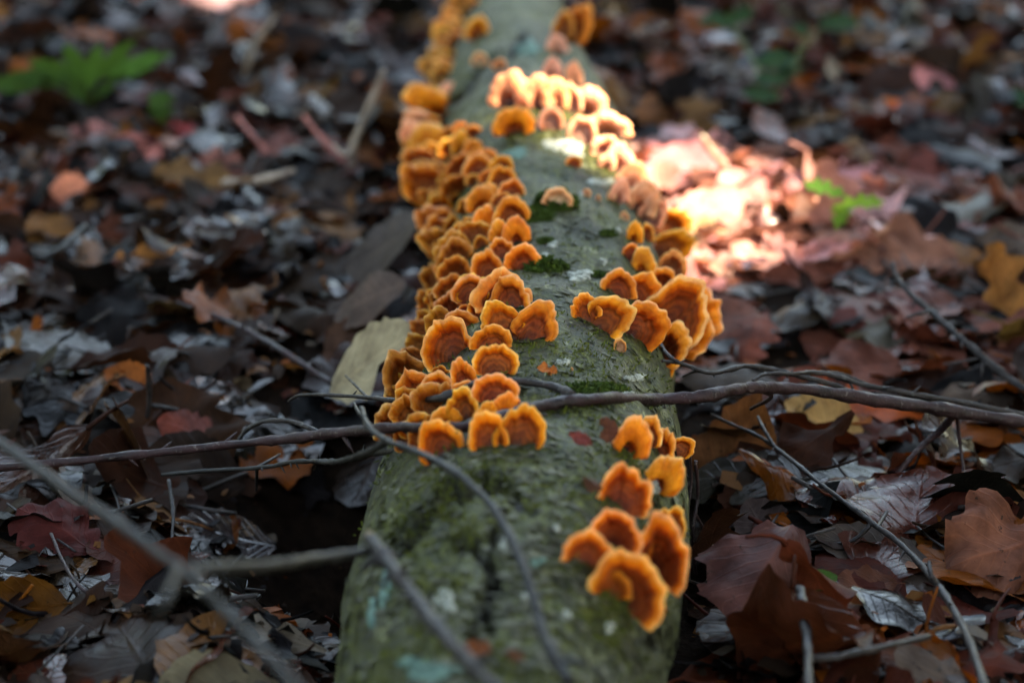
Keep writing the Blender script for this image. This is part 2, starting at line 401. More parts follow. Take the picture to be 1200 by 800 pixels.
def Hat(x, y):
    i = np.clip(((y - HY0) / HC).round().astype(int), 0, NY - 1); j = np.clip(((x - HX0) / HC).round().astype(int), 0, NX - 1)
    return H[i, j], i, j
def leaf_geo(kind, L, g, lod=1.0, fold=None, bend=None, roll=None, crump=None):
    """a leaf lying in xy, stalk end at -y: verts, quads, uv, stalk"""
    if kind == 'oak': nl, nw = int(22 * lod), max(4, int(6 * lod) // 2 * 2)
    elif kind == 'maple': nl, nw = int(18 * lod), max(6, int(10 * lod) // 2 * 2)
    else: nl, nw = int(13 * lod), max(4, int(8 * lod) // 2 * 2)
    t = np.linspace(0, 1, nl + 1); u = np.linspace(-1, 1, nw + 1)
    if kind == 'oak':
        nlob = g.integers(3, 5)
        env = np.sin(np.pi * np.clip(t, .01, .99) ** 1.25) ** .62
        ph = g.uniform(-.6, .6)
        lob = lambda s: .70 + .30 * np.cos(2 * np.pi * nlob * t + ph + s) 
        WL, WR = .30 * L * env * lob(0), .30 * L * env * lob(g.uniform(-.8, .8))
        fwd = .10
    elif kind == 'maple':
        env = np.sin(np.pi * np.clip(t, .01, .99) ** .72) ** .75
        z = lambda s: .62 + .38 * np.abs(np.cos(np.pi * 2.4 * t + s)) ** .8
        WL, WR = .50 * L * env * z(.3), .50 * L * env * z(.3 + g.uniform(-.3, .3)); fwd = .16
    else:
        env = np.sin(np.pi * np.clip(t, .006, .994) ** .86) ** .80
        k = {'beech': .30, 'lance': .17}.get(kind, .38)
        WL = WR = k * L * env; fwd = .06
        WL = WL * (1 + .05 * np.sin(t * 40)); WR = WR * (1 + .05 * np.sin(t * 40 + 1))
    WL = np.maximum(WL, .0006); WR = np.maximum(WR, .0006)
    if kind != 'fresh' and g.random() < .35:                         # a bite out of one side
        c0, w0 = g.uniform(.25, .8), g.uniform(.05, .12)
        b = 1 - .75 * np.exp(-((t - c0) / w0) ** 4)
        if g.random() < .5: WL = WL * b
        else: WR = WR * b
    if kind != 'fresh': WL = WL * (1 + g.normal(0, .05, len(t))); WR = WR * (1 + g.normal(0, .05, len(t)))
    X = np.where(u[None] < 0, u[None] * WL[:, None], u[None] * WR[:, None])
    Y = (t[:, None] - .5) * L + fwd * L * np.abs(u[None]) * np.sin(np.pi * t[:, None]) - fwd * .3 * L
    fold = g.normal(0, .25) if fold is None else fold
    bend = g.normal(0, 9) if bend is None else bend
    roll = g.normal(0, 14) if roll is None else roll
    crump = g.uniform(.03, .10) if crump is None else crump
    Z = np.abs(X) * math.tan(fold)
    for _ in range(5):                                               # crumple
        k = g.uniform(1.2, 5.5) * 2 * np.pi / L; a = g.uniform(0, 6.28)
        Z = Z + crump * L * .42 / (k * L / 6.28) ** .55 * np.sin(k * (X * math.cos(a) + Y * math.sin(a)) + g.uniform(0, 6.28)) * (.35 + .65 * np.abs(u[None]))
    if abs(roll) > .1:                                                # edges roll
        th = X * roll; R = 1 / roll
        X, Z = np.sin(th) * (R - Z), R - np.cos(th) * (R - Z)
    if abs(bend) > .1:
        th = Y * bend; R = 1 / bend
        Y, Z = np.sin(th) * (R - Z), R - np.cos(th) * (R - Z)
    tw = g.normal(0, 5) * Y
    X, Z = X * np.cos(tw) - Z * np.sin(tw), X * np.sin(tw) + Z * np.cos(tw)
    V = np.stack([X, Y, Z], -1).reshape(-1, 3)
    UV = np.stack([np.broadcast_to(u[None], X.shape), np.broadcast_to(t[:, None], X.shape)], -1).reshape(-1, 2)
    Q = grid_quads(nl + 1, nw + 1)
    st = None
    if g.random() < .6:
        b0 = V[nw // 2]; ls = L * g.uniform(.15, .35); d = np.array([g.normal(0, .35), -1, g.normal(.1, .3)]); d /= np.linalg.norm(d)
        side = np.array([g.normal(0, .3), 0, g.normal(0, .3)])
        tt = np.linspace(0, 1, 5)[:, None]
        pts = b0 + [0, .002, 0] + d * ls * tt + side * ls * tt ** 2
        st = tube(pts, np.linspace(.0011, .0007, 5) * (L / .07), 5)
    return V, Q, UV, st
PAL = np.array([(0.0045, 0.0025, 0.002), (0.021, 0.0085, 0.0045), (0.025, 0.015, 0.010), (0.058, 0.014, 0.008), (0.12, 0.054, 0.021), (0.145, 0.036, 0.005), (0.066, 0.050, 0.036), (0.008, 0.0065, 0.007)])
PN = ['dark umber', 'brown', 'grey brown', 'reddish brown', 'tan', 'orange brown', 'pale grey', 'charcoal grey']
WL_ = np.array([.22, .27, .14, .13, .09, .05, .02, .08]); WR_ = np.array([.17, .22, .10, .25, .09, .08, .02, .07])
SUNPT = P(800, 235, .0)
LEAVES = []
def rotz(V, a):
    c, s = math.cos(a), math.sin(a); o = V.copy(); o[:, 0] = V[:, 0] * c - V[:, 1] * s; o[:, 1] = V[:, 0] * s + V[:, 1] * c; return o
def tilt(V, ax, ang):
    return V @ np.array(Matrix.Rotation(ang, 3, Vector(ax))).T
def lay(kind, L, x, y, az, g, ci, lod=1., colour=None, tiltang=None, wet=None, damp=.5, lift=0, hero=None, **kw):
    V, Q, UV, st = leaf_geo(kind, L, g, lod, **kw)
    n0 = len(V)
    A = V if st is None else np.vstack([V, st[0]])
    if hero is None and g.random() < .5: A = A * [1, 1, -1]
    ta = abs(g.normal(0, .26)) if tiltang is None else tiltang
    if tiltang is None and g.random() < .10: ta += g.uniform(.3, .8)
    A = rotz(A, az); 
    ax = g.uniform(0, 6.28); A = tilt(A, (math.cos(ax), math.sin(ax), 0), ta)
    A = A + [x, y, 0]
    h, i, j = Hat(A[:n0, 0], A[:n0, 1])
    if hero is None and np.ptp(h) > .05: return
    B = np.c_[A[:n0, 0] - x, A[:n0, 1] - y, np.ones(n0)]
    cf = np.linalg.lstsq(B, h, rcond=None)[0]; s = math.hypot(cf[0], cf[1])
    if s > .55: cf[:2] *= .55 / s
    A[:, 2] += (A[:, 0] - x) * cf[0] + (A[:, 1] - y) * cf[1]
    up = np.percentile(h - A[:n0, 2], 88)
    A[:, 2] += up + .0006 + lift
    z = A[:n0, 2]
    np.maximum.at(H, (i, j), h + np.maximum(0, np.minimum(z - h, .012)) * damp)
    base = PAL[ci] if colour is None else np.array(colour)
    base = base * g.uniform(.75, 1.35) * (1 + g.normal(0, .06, 3))
    wet = (g.random() ** (1.0 if x < 0 else 1.5) if wet is None else wet)
    LEAVES.append(dict(V=A[:n0], Q=Q, UV=UV, S=(None if st is None else (A[n0:], st[1])), col=np.clip(base, .004, .9), wet=wet, kind=kind, ci=ci, c=np.array([x, y, A[:n0, 2].min()]), hero=hero))
def on_log(x, y, m=.0):
    return (y > yy[0]) and abs(x - np.interp(y, yy, CX)) < np.interp(y, yy, CR) - m
def in_pit(x, y):
    return ((x - pit[0]) / .036) ** 2 + ((y - pit[1]) / .085) ** 2 < 1
NLEAF = 5700
g = np.random.default_rng(11)
cnt = 0
while cnt < NLEAF:
    y = .55 + (3.25 - .55) * math.sqrt(g.random() * .96 + .04) if g.random() < .55 else g.uniform(.6, 3.2) if g.random() < .72 else g.uniform(.58, 1.05)
    hw = .275 * y + .12
    x = g.uniform(-hw, hw)
    if on_log(x, y, -.012) : continue
    if in_pit(x, y): continue
    cnt += 1
    kind = g.choice(['oak', 'beech', 'oval', 'maple'], p=[.40, .28, .17, .15])
    L = {'oak': .078, 'beech': .062, 'oval': .058, 'maple': .066}[kind] * g.uniform(.6, 1.25)
    if g.random() < .12: L *= .55
    top = cnt > NLEAF * .80
    if top and y > 1.05: L *= 1.15
    ci = int(g.choice(8, p=WL_ if x < 0 else WR_)); colr = None
    if math.hypot(x - SUNPT[0], (y - SUNPT[1]) * .8) < .19 and g.random() < .88: colr = (0.46, 0.21, 0.19); ci = 3  # paler pink leaves paint the sun patch's overexposure into the colour
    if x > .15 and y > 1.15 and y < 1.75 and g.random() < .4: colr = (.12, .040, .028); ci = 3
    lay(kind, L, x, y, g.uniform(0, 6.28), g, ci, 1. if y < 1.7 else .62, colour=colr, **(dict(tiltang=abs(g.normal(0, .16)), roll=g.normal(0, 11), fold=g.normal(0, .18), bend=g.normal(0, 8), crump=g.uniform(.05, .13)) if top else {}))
# leaves that can be picked out in the photograph: pixel, kind, length in pixels, direction, colour, shape, label
HERO = [
 (150, 447, 'oval', 70, 60, (.36, .15, .05), dict(fold=.2, bend=8, roll=48, crump=.03), .35, .2, 'orange brown leaf rolled into a tube beside a thin upright stub'),
 (222, 478, 'oval', 85, 75, (.22, .075, .06), dict(fold=.0, bend=-6, roll=-10, crump=.04), .3, .5, 'dull red oval leaf below the orange rolled leaf'),
 (370, 327, 'oak', 62, 10, (.40, .19, .03), dict(fold=.25, bend=10, roll=12, crump=.12), .35, .2, 'mustard yellow crumpled leaf with ragged lobes'),
 (160, 293, 'oak', 92, 100, (.42, .22, .08), dict(fold=.3, bend=8, roll=18, crump=.06), .3, .3, 'amber and cream leaf lying in the grey litter'),
 (62, 400, 'maple', 125, 80, (.17, .165, .15), dict(fold=.0, bend=-4, roll=-5, crump=.06), .12, .7, 'broad grey weathered leaf with torn edge'),
 (185, 400, 'oak', 135, 95, (.14, .135, .125), dict(fold=.0, bend=-3, roll=5, crump=.06), .1, .75, 'long slate grey lobed leaf with holes in the litter'),
 (60, 610, 'maple', 112, 60, (.20, .062, .055), dict(fold=-.1, bend=-7, roll=-9, crump=.10), .3, .3, 'crinkled dark red leaf under the blurred forked branch'),
 (265, 615, 'beech', 110, 95, (.075, .06, .062), dict(fold=.0, bend=6, roll=16, crump=.02), .45, 1., 'dark purplish leaf with a wet bluish sheen'),
 (165, 690, 'oval', 60, 30, (.40, .20, .10), dict(fold=.1, bend=8, roll=12, crump=.08), .5, .4, 'small rust and tan leaf scrap standing up'),
 (20, 720, 'oval', 120, 95, (.15, .075, .02), dict(fold=.2, bend=10, roll=26, crump=.05), .8, .3, 'ochre brown leaf standing on its edge'),
 (1170, 640, 'maple', 165, 110, (.26, .125, .090), dict(fold=-.1, bend=-7, roll=-10, crump=.20), .75, .25, 'large wrinkled pinkish brown leaf standing upright'),
 (845, 375, 'oval', 115, 80, (.24, .11, .085), dict(fold=.0, bend=-7, roll=-8, crump=.05), .3, .4, 'rosy brown leaf beside the orange fungus fans'),
 (1000, 430, 'maple', 105, 100, (.20, .085, .065), dict(fold=.1, bend=-4, roll=-6, crump=.05), .35, .35, 'red brown pointed leaf behind the long branch'),
 (1010, 472, 'oak', 150, 82, (.40, .13, .04), dict(fold=.1, bend=-3, roll=-9, crump=.04), .2, .3, 'long burnt orange leaf under the long branch'),
 (965, 494, 'oval', 105, 60, (.50, .33, .18), dict(fold=.25, bend=5, roll=10, crump=.05), .3, .3, 'cream and tan leaf below the long branch'),
 (1175, 360, 'oak', 130, 10, (.33, .165, .065), dict(fold=.3, bend=7, roll=22, crump=.10), .8, .3, 'tan curled leaf standing beside the bare diagonal twig'),
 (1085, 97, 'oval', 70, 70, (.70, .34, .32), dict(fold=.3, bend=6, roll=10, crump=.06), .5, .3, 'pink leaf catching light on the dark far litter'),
 (1110, 290, 'oval', 85, 80, (.36, .18, .085), dict(fold=.0, bend=-8, roll=-14, crump=.04), .3, .3, 'tan domed leaf behind the bare diagonal twig'),
 (930, 270, 'maple', 120, 80, (.34, .16, .12), dict(fold=.1, bend=-4, roll=8, crump=.07), .2, .3, 'pinkish brown leaf before the green seedling'),
 (1010, 560, 'maple', 150, 85, (.05, .055, .055), dict(fold=.0, bend=-4, roll=-5, crump=.03), .15, .8, 'wide dark slate leaf under the thin fallen twig'),
 (1020, 640, 'beech', 140, 70, (.11, .085, .075), dict(fold=.1, bend=3, roll=6, crump=.02), .15, .45, 'grey brown leaf with parallel ribs under the thin twig'),
 (1010, 680, 'oval', 80, 95, (.26, .115, .075), dict(fold=.0, bend=6, roll=12, crump=.10), .45, .3, 'copper brown crinkled leaf near the little green shoot'),
 (1040, 745, 'oak', 160, 75, (.17, .065, .02), dict(fold=.1, bend=-4, roll=-8, crump=.06), .25, .45, 'glossy rust brown leaf lying in the near litter'),
 (960, 725, 'oval', 95, 80, (.30, .175, .13), dict(fold=.0, bend=5, roll=8, crump=.13), .3, .4, 'pale wrinkled leaf beside the rust brown leaf'),
 (865, 545, 'beech', 150, 60, (.085, .075, .072), dict(fold=.1, bend=-5, roll=-9, crump=.03), .2, .8, 'smooth dark grey leaf close to the log with wet sheen'),
 (890, 580, 'oval', 75, 20, (.12, .09, .08), dict(fold=.1, bend=4, roll=9, crump=.03), .6, .5, 'small grey brown leaf standing next to the dark hollow'),
 (860, 440, 'beech', 130, 80, (.13, .095, .08), dict(fold=.0, bend=-4, roll=-10, crump=.03), .2, .4, 'flat grey brown leaf under the paired thin twigs'),
 (415, 565, 'oval', 90, 150, (.16, .105, .075), dict(fold=.3, bend=12, roll=22, crump=.04), .5, .4, 'curled grey brown leaf tucked against the log by the hollow'),
 (60, 270, 'oval', 80, 40, (.24, .125, .06), dict(fold=.1, bend=6, roll=14, crump=.05), .6, .3, 'brown arched leaf in the soft far litter'),
 (230, 530, 'oval', 110, 85, (.055, .035, .028), dict(fold=.2, bend=-6, roll=-12, crump=.04), .5, .4, 'dark chocolate leaf hanging under the purple branch'),
 (330, 730, 'oak', 115, 100, (.24, .22, .17), dict(fold=.05, bend=-5, roll=6, crump=.08), .2, .5, 'greyish cream lobed leaf beside the near end of the log'),
 (260, 785, 'beech', 150, 105, (.30, .245, .18), dict(fold=.1, bend=-4, roll=-8, crump=.03), .2, .3, 'pale tan leaf lying flat in the near litter'),
 (380, 180, 'oval', 70, 70, (.30, .12, .10), dict(fold=.2, bend=6, roll=10, crump=.06), .4, .3, 'reddish leaf by the pale upright twig'),
 (870, 215, 'oval', 80, 30, (.75, .38, .35), dict(fold=.3, bend=8, roll=16, crump=.05), .5, .2, 'sunlit pink leaf curled beside the log'),  # sunlit leaves get pale pink colours that imitate overexposing sun
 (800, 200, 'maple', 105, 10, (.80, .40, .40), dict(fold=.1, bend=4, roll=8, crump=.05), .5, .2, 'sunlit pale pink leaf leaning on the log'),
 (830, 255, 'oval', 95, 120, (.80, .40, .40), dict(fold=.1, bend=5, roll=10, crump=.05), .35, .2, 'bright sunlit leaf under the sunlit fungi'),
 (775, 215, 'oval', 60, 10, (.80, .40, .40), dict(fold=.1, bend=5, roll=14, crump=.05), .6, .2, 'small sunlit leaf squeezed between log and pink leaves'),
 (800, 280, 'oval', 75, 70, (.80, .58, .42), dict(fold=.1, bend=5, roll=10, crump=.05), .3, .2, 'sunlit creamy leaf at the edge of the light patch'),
 (1070, 577, 'oval', 34, 80, (.42, .26, .17), dict(fold=-.3, bend=-30, roll=-40, crump=.02), .2, .3, 'small pale domed leaf piece below the branch fork'),
 (110, 158, 'oval', 60, 80, (.55, .28, .26), dict(fold=.2, bend=6, roll=10, crump=.06), .45, .3, 'dusty pink leaf below the green sprig'),
 (160, 172, 'oval', 66, 60, (.50, .22, .20), dict(fold=.2, bend=6, roll=-10, crump=.06), .4, .3, 'dull rose leaf next to the dusty pink leaf'),
 (268, 192, 'oak', 70, 85, (.55, .26, .24), dict(fold=.2, bend=6, roll=10, crump=.06), .4, .3, 'rosy lobed leaf before the crimson stub'),
 (82, 214, 'oval', 50, 95, (.60, .30, .22), dict(fold=.2, bend=8, roll=14, crump=.05), .4, .3, 'small salmon leaf in the soft far litter'),
 (205, 160, 'oval', 70, 100, (.42, .12, .12), dict(fold=.2, bend=6, roll=12, crump=.05), .4, .3, 'crimson leaf between the green sprig and the crimson stub'),
 (330, 175, 'maple', 64, 85, (.42, .20, .19), dict(fold=.2, bend=6, roll=8, crump=.06), .4, .3, 'mauve leaf lying between crimson stub and reddish twig'),
 (1060, 300, 'maple', 120, 85, (.30, .15, .12), dict(fold=.1, bend=-4, roll=8, crump=.07), .2, .3, 'broad russet leaf at the tip of the bare diagonal twig'),
 (1060, 215, 'oval', 100, 80, (.30, .13, .11), dict(fold=.1, bend=-4, roll=-8, crump=.06), .25, .3, 'maroon leaf beside the bright green seedling'),
 (240, 8, 'maple', 95, 90, (.85, .55, .50), dict(fold=.1, bend=4, roll=8, crump=.05), .5, .2, 'pale pink sunlit leaf far behind the green sprig'),  # colour lightened to paint in the sun
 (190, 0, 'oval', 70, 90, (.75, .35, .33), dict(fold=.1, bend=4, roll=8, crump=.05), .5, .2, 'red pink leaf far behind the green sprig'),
]
for k, (px, py, kind, lpx, az, colr, kw, ta, wet, lab) in enumerate(HERO):
    gg = np.random.default_rng(500 + k)
    q = P(px, py, 0.0)
    for _ in range(3):
        hh, _, _ = Hat(np.array([q[0]]), np.array([q[1]])); q = P(px, py, min(float(hh[0]), .05) + .008)
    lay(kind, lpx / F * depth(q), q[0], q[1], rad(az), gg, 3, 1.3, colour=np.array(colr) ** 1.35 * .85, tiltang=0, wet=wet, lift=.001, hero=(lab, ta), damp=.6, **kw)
    D = LEAVES[-1]                                                  # stand it towards the viewer by ta
    def stand(A, c=D['c'], ta=ta): return tilt(A - c, (1, 0, 0), ta) + c
    lo = D['V'][:, 2].min(); D['V'] = stand(D['V'])
    dz = lo - D['V'][:, 2].min() - .3 * 0
    D['V'][:, 2] += dz * .6
    if D['S']: s_ = stand(D['S'][0]); s_[:, 2] += dz * .6; D['S'] = (s_, D['S'][1])
def placed_leaf(a, b, kind, colr, wet, label, seed, face=(0, -.6, .8), wscale=1., **kw):
    g = np.random.default_rng(seed); a, b = np.array(a), np.array(b); ax = b - a; L = np.linalg.norm(ax); ax = ax / L
    n = np.array(face, float); n -= ax * (n @ ax); n /= np.linalg.norm(n); xx = np.cross(ax, n)
    V, Q, UV, st = leaf_geo(kind, L, g, 1.4, **kw); V = V * [wscale, 1, 1]
    Wd = (a + b) / 2 + V[:, :1] * xx + V[:, 1:2] * ax + V[:, 2:] * n
    LEAVES.append(dict(V=Wd, Q=Q, UV=UV, S=None, col=np.array(colr), wet=wet, kind=kind, ci=4, c=np.array([*((a + b) / 2)[:2], Wd[:, 2].min()]), hero=(label, 0)))
placed_leaf(P(384, 458, .012), P(492, 382, .060), 'beech', (.34, .275, .17), .2, 'pale straw coloured ribbed leaf propped against the log', 71, fold=.10, bend=-4, roll=-8, crump=.008)
placed_leaf(P(470, 332, .05), P(388, 372, .016), 'beech', (.085, .058, .048), .45, 'smooth pinkish grey leaf above the ribbed pale leaf', 72, fold=.10, bend=-4, roll=-8, crump=.012)
placed_leaf(P(500, 262, .06), P(405, 318, .012), 'beech', (.060, .045, .038), .5, 'grey brown leaf leaning toward the fungus row', 73, fold=.12, bend=4, roll=-8, crump=.015)
placed_leaf(P(928, 612, .05), P(858, 735, .02), 'maple', (.085, .036, .032), .5, 'folded purplish leaf with its stalk pointing up', 74, fold=-.45, bend=-6, roll=-6, crump=.10, face=(.1, -.75, .6))
# which leaves show largest: rays from the camera into the pile
vo = 0; VV, QQ, own = [], [], []
for k, D in enumerate(LEAVES):
    VV.append(D['V']); QQ.append(D['Q'] + vo); own.append(np.full(len(D['Q']), k)); vo += len(D['V'])
nl_ = vo; VV.append(flat); QQ.append(LQ + vo); own.append(np.full(len(LQ), -1))
VV = np.vstack(VV); QQ = np.vstack(QQ); own = np.concatenate(own)
bv = BVHTree.FromPolygons(VV.tolist(), QQ.tolist())
seen = np.zeros(len(LEAVES), int)
for py in range(2, 800, 5):
    for px in range(2, 1200, 5):
        h = bv.ray_cast(Vector(CAM), Vector(ray(px, py)).normalized())
        if h[2] is not None and own[h[2]] >= 0: seen[own[h[2]]] += 1
del bv
order = np.argsort(-seen)
herok = [k for k, D in enumerate(LEAVES) if D['hero']]
pick = herok + [k for k in order if not LEAVES[k]['hero'] and seen[k] > 0][:300 - len(herok)]
picks = set(pick)
KN = {'oak': 'oak_leaf', 'beech': 'beech_leaf', 'oval': 'oval_leaf', 'maple': 'maple_leaf'}
KT = {'oak': 'lobed oak leaf', 'beech': 'ribbed beech leaf', 'oval': 'broad oval leaf', 'maple': 'pointed maple-shaped leaf'}
for k in pick:
    D = LEAVES[k]; c = D['c']
    n = len(D['V']); col = np.tile(np.r_[D['col'], D['wet']], (n, 1))
    if D['hero']: lab, grp = D['hero'][0], 'fallen leaves that stand out in the litter'
    else:
        far = 'far litter' if c[1] > 1.75 else 'near litter' if c[1] < 1.15 else 'middle litter'
        side = 'straw leaf' if c[0] < np.interp(c[1], yy, CX) else 'orange leaf'
        zr = np.ptp(D['V'][:, 2]); sz = np.ptp(D['V'][:, :2], axis=0).max()
        state = ('upright ' if zr > .034 else 'curled ' if zr > .02 else 'flat ') + ('big ' if sz > .085 else 'small ' if sz < .05 else '') + ('wet ' if D['wet'] > .75 else '') + ('stalked ' if D['S'] is not None else '')
        lab = f"{state}{PN[D['ci']]} {KT[D['kind']]} in {far}, {side} side"
        grp = lab
    bl = mesh_np('blade', D['V'] - c, D['Q'], M_LEAF, col, D['UV'])
    if D['S'] is not None:
        r = empty(KN[D['kind']], c); link('blade', bl, r)
        n2 = len(D['S'][0]); c2 = np.tile(np.r_[D['col'] * 1.2, .3], (n2, 1))
        link('stalk', mesh_np('stalk', D['S'][0] - c, D['S'][1], M_LEAF, c2, np.tile((.5, 0), (n2, 1))), r)
    else: r = link(KN[D['kind']], bl, None, c)
    tag(r, lab, 'leaf', grp)
def merge(ks, name):
    V, Q, U, C, o = [], [], [], [], 0
    for k in ks:
        D = LEAVES[k]; n = len(D['V'])
        V.append(D['V']); Q.append(D['Q'] + o); U.append(D['UV']); C.append(np.tile(np.r_[D['col'], D['wet']], (n, 1))); o += n
        if D['S'] is not None:
            n = len(D['S'][0]); V.append(D['S'][0]); Q.append(D['S'][1] + o); U.append(np.tile((.5, 0), (n, 1))); C.append(np.tile(np.r_[D['col'] * 1.2, .3], (n, 1))); o += n
    return link(name, mesh_np(name, np.vstack(V), np.vstack(Q), M_LEAF, np.vstack(C), np.vstack(U)))
tag(merge([k for k in range(len(LEAVES)) if k not in picks], 'leaf_litter'), 'deep litter of brown and grey fallen leaves around the log', 'leaf litter', kind='stuff')
# coarse litter beyond the frame
g = np.random.default_rng(21); n0 = len(LEAVES)
for _ in range(2600):
    x, y = g.uniform(-4, 4), g.uniform(-1.5, 7)
    if abs(x) < .275 * max(y, 0) + .12 and .5 < y < 3.25: continue
    if on_log(x, y, -.02): continue
    V, Q, UV, st = leaf_geo('oval', g.uniform(.07, .13), g, .5)
    V = tilt(rotz(V, g.uniform(0, 6.28)), (1, 0, 0), g.normal(0, .25)) + [x, y, float(soil_h(np.array(x), np.array(y))) + g.uniform(.004, .04)]
    LEAVES.append(dict(V=V, Q=Q, UV=UV, S=None, col=PAL[g.choice(8, p=WL_)], wet=.3))
tag(merge(range(n0, len(LEAVES)), 'outer_leaf_litter'), 'sparser litter of brown leaves spreading away under the trees', 'leaf litter', kind='stuff')
# crumbs of bark, bud scales and leaf scraps in the litter
g = np.random.default_rng(22); V, Q, C, U, o = [], [], [], [], 0
for _ in range(6500):
    y = .6 + 2.2 * g.random() ** 1.7; x = g.uniform(-1, 1) * (.275 * y + .08)
    if on_log(x, y, -.005): continue
    h, _, _ = Hat(np.array([x]), np.array([y])); s = g.uniform(.0015, .004) if g.random() < .8 else g.uniform(.004, .011)
    v = np.array([(-1, -.4, 0), (0, -.5, .2), (1, -.3, 0), (-.9, .4, .1), (0, .6, .25), (.8, .5, 0)]) * s * g.uniform(.5, 1.2, 3)
    v = tilt(rotz(v, g.uniform(0, 6.28)), (1, 0, 0), g.normal(0, .5)) + [x, y, h[0] + .001]
    V.append(v); Q.append(np.array([(0, 1, 4, 3), (1, 2, 5, 4)]) + o); C.append(np.tile(np.r_[PAL[g.choice(8)] * 1.2, .4], (6, 1))); U.append(np.tile((.4, .3), (6, 1))); o += 6
tag(link('litter_crumbs', mesh_np('litter_crumbs', np.vstack(V), np.vstack(Q), M_LEAF, np.vstack(C), np.vstack(U))), 'tiny crumbs of leaf and bark strewn over the litter', 'debris', kind='stuff')

# ------------------------------------------------------------------ bracket fungi
Z_GREY, Z_DARK, Z_RED, Z_OR, Z_YEL, Z_PALE = map(np.array, ((.045, .036, .036), (.11, .022, .007), (.30, .060, .008), (.66, .16, .008), (.96, .38, .022), (1.0, .64, .22)))
def lerp_stops(s, stops):
    xs = [a for a, _ in stops]; cs = np.array([b for _, b in stops])
    return np.stack([np.interp(s, xs, cs[:, k]) for k in range(3)], -1)
def fungus_mesh(g, arc=100., curl=85., lean=-20., wave=.05, lobes=3, thick=.055, tone=0., na=54, pale=0., lip=.5, style='roll', pink=0., far=False):
    """fan of unit radius: base at the origin, rising along +Z, facing -Y. Face rows then back rows."""
    ns = 24
    s = np.linspace(0.04, 1, ns) ** .9
    A = rad(arc); a = np.linspace(-A, A, na)
    ss = lambda lo, hi: (lambda q: q * q * (3 - 2 * q))(np.clip((s - lo) / (hi - lo), 0, 1))
    k0 = {'roll': g.uniform(.62, .74), 'cup': g.uniform(.74, .80), 'dome': g.uniform(.34, .46)}[style]
    pk = curl * (.65 if style == 'cup' else .8); end = g.uniform(-25, 5) if style == 'cup' else g.uniform(-80, -40)
    th = rad(lean) + rad(pk - lean) * ss(k0 - .28, k0) + rad(end - pk) * ss(k0, 1.02)
    ds = np.gradient(s)
    rho = np.cumsum(np.cos(th) * ds); fw = np.cumsum(np.sin(th) * ds)
    rmax = rho.max(); rho = rho / rmax; fw = fw / rmax
    ph = g.uniform(0, 6.28, 4)
    edge = np.cos(a / A * np.pi / 2) ** .22                              # ends of the fan come in a little
    R = (1 + .055 * np.sin(lobes * a + ph[0]) + .03 * np.sin((2 * lobes + 1) * a + ph[1]) + .022 * np.sin(13 * a + ph[2]) + .014 * np.sin(21 * a + ph[3])) * (.66 + .34 * edge)
    for _ in range(int(g.integers(0, 2))):                               # splits in the rim
        R = R * (1 - g.uniform(.04, .13) * np.exp(-((a - g.uniform(-.8, .8) * A) / .13) ** 2))
    a2 = a + .05 * np.sin(5 * a + ph[2])
    W = wave * (np.sin((lobes + 3) * a + ph[2]) + .6 * np.sin((2 * lobes + 5) * a + ph[3]))
    def sheet(rho, fw, off):
        rr = R[None] * rho[:, None]
        X = np.sin(a2)[None] * rr; Z = np.cos(a2)[None] * rr
        Y = -(fw[:, None] * R[None]) + W[None] * s_[:, None] ** 2 + off
        lat = 1 + .18 * s_[:, None] * 0
        return np.stack([X * lat, Y, Z], -1)
    # outline of the section: face, rounded lip, back
    lipm = np.clip((s - k0) / .16, 0, 1); lipm = lipm * lipm * (3 - 2 * lipm)
    tk = thick * (.6 + .3 * s)
    tkf = tk + thick * lip * lipm
    nx, nz = np.cos(th), np.sin(th)                                     # face normal in (forward, rho)
    f_f, f_r = fw + tkf * .5 * nx, rho - tkf * .5 * nz
    b_f, b_r = fw - tk * .5 * nx, rho + tk * .5 * nz
    tip = []
    NT = 6
    p0, p1 = np.array([f_f[-1], f_r[-1]]), np.array([b_f[-1], b_r[-1]])
    mid_, hd = (p0 + p1) / 2, (p0 - p1) / 2
    dirn = np.array([math.sin(th[-1]), math.cos(th[-1])]) * np.linalg.norm(hd) * 1.05
    for k in range(1, NT + 1):
        q = math.pi * k / (NT + 1)
        tip.append(mid_ + hd * math.cos(q) + dirn * math.sin(q))
    FW = np.r_[f_f, [t[0] for t in tip], b_f[::-1]]; RH = np.r_[f_r, [t[1] for t in tip], b_r[::-1]]
    s_ = np.r_[s, np.ones(NT), s[::-1]]
    V = sheet(RH, FW, 0.)
    nr = len(s_)
    bw_ = np.clip((s_ - k0 + .25) / .3, 0, 1)[:, None]                   # fine radial puckers on the rim
    pk_ = np.sin(11 * a + ph[3] + 1.5 * np.sin(3 * a))[None] * .005 + np.sin(23 * a + ph[0] + 2 * np.sin(4 * a + 1))[None] * .004 + g.normal(0, .003, (1, na))
    V[..., 1] += pk_ * bw_ * (1 + wave * 12)
    # zoned colour: grey hairy base, red brown, orange, yellow margin
    jit = .06 * np.sin(7 * a + ph[1]) * g.uniform(.3, 1)
    sc = np.clip(s_[:, None] + jit[None] * (1 - s_[:, None]), 0, 1)
    face = lerp_stops(sc, [(0, Z_GREY), (.12, Z_GREY), (.22, Z_DARK), (k0 - .22, Z_RED), (k0 - .06, Z_RED * 1.2), (k0 + .05, Z_OR), (k0 + .5 * (1 - k0), Z_YEL * .5 + Z_OR * .5), (k0 + .75 * (1 - k0), Z_YEL), (.90, Z_YEL), (.99, Z_PALE), (1., Z_PALE)])
    face = face * (1 + .34 * np.sin(sc * 46 + ph[0]) * (sc < k0) + .07 * np.sin(sc * 80 + ph[1]))[..., None]   # growth zones
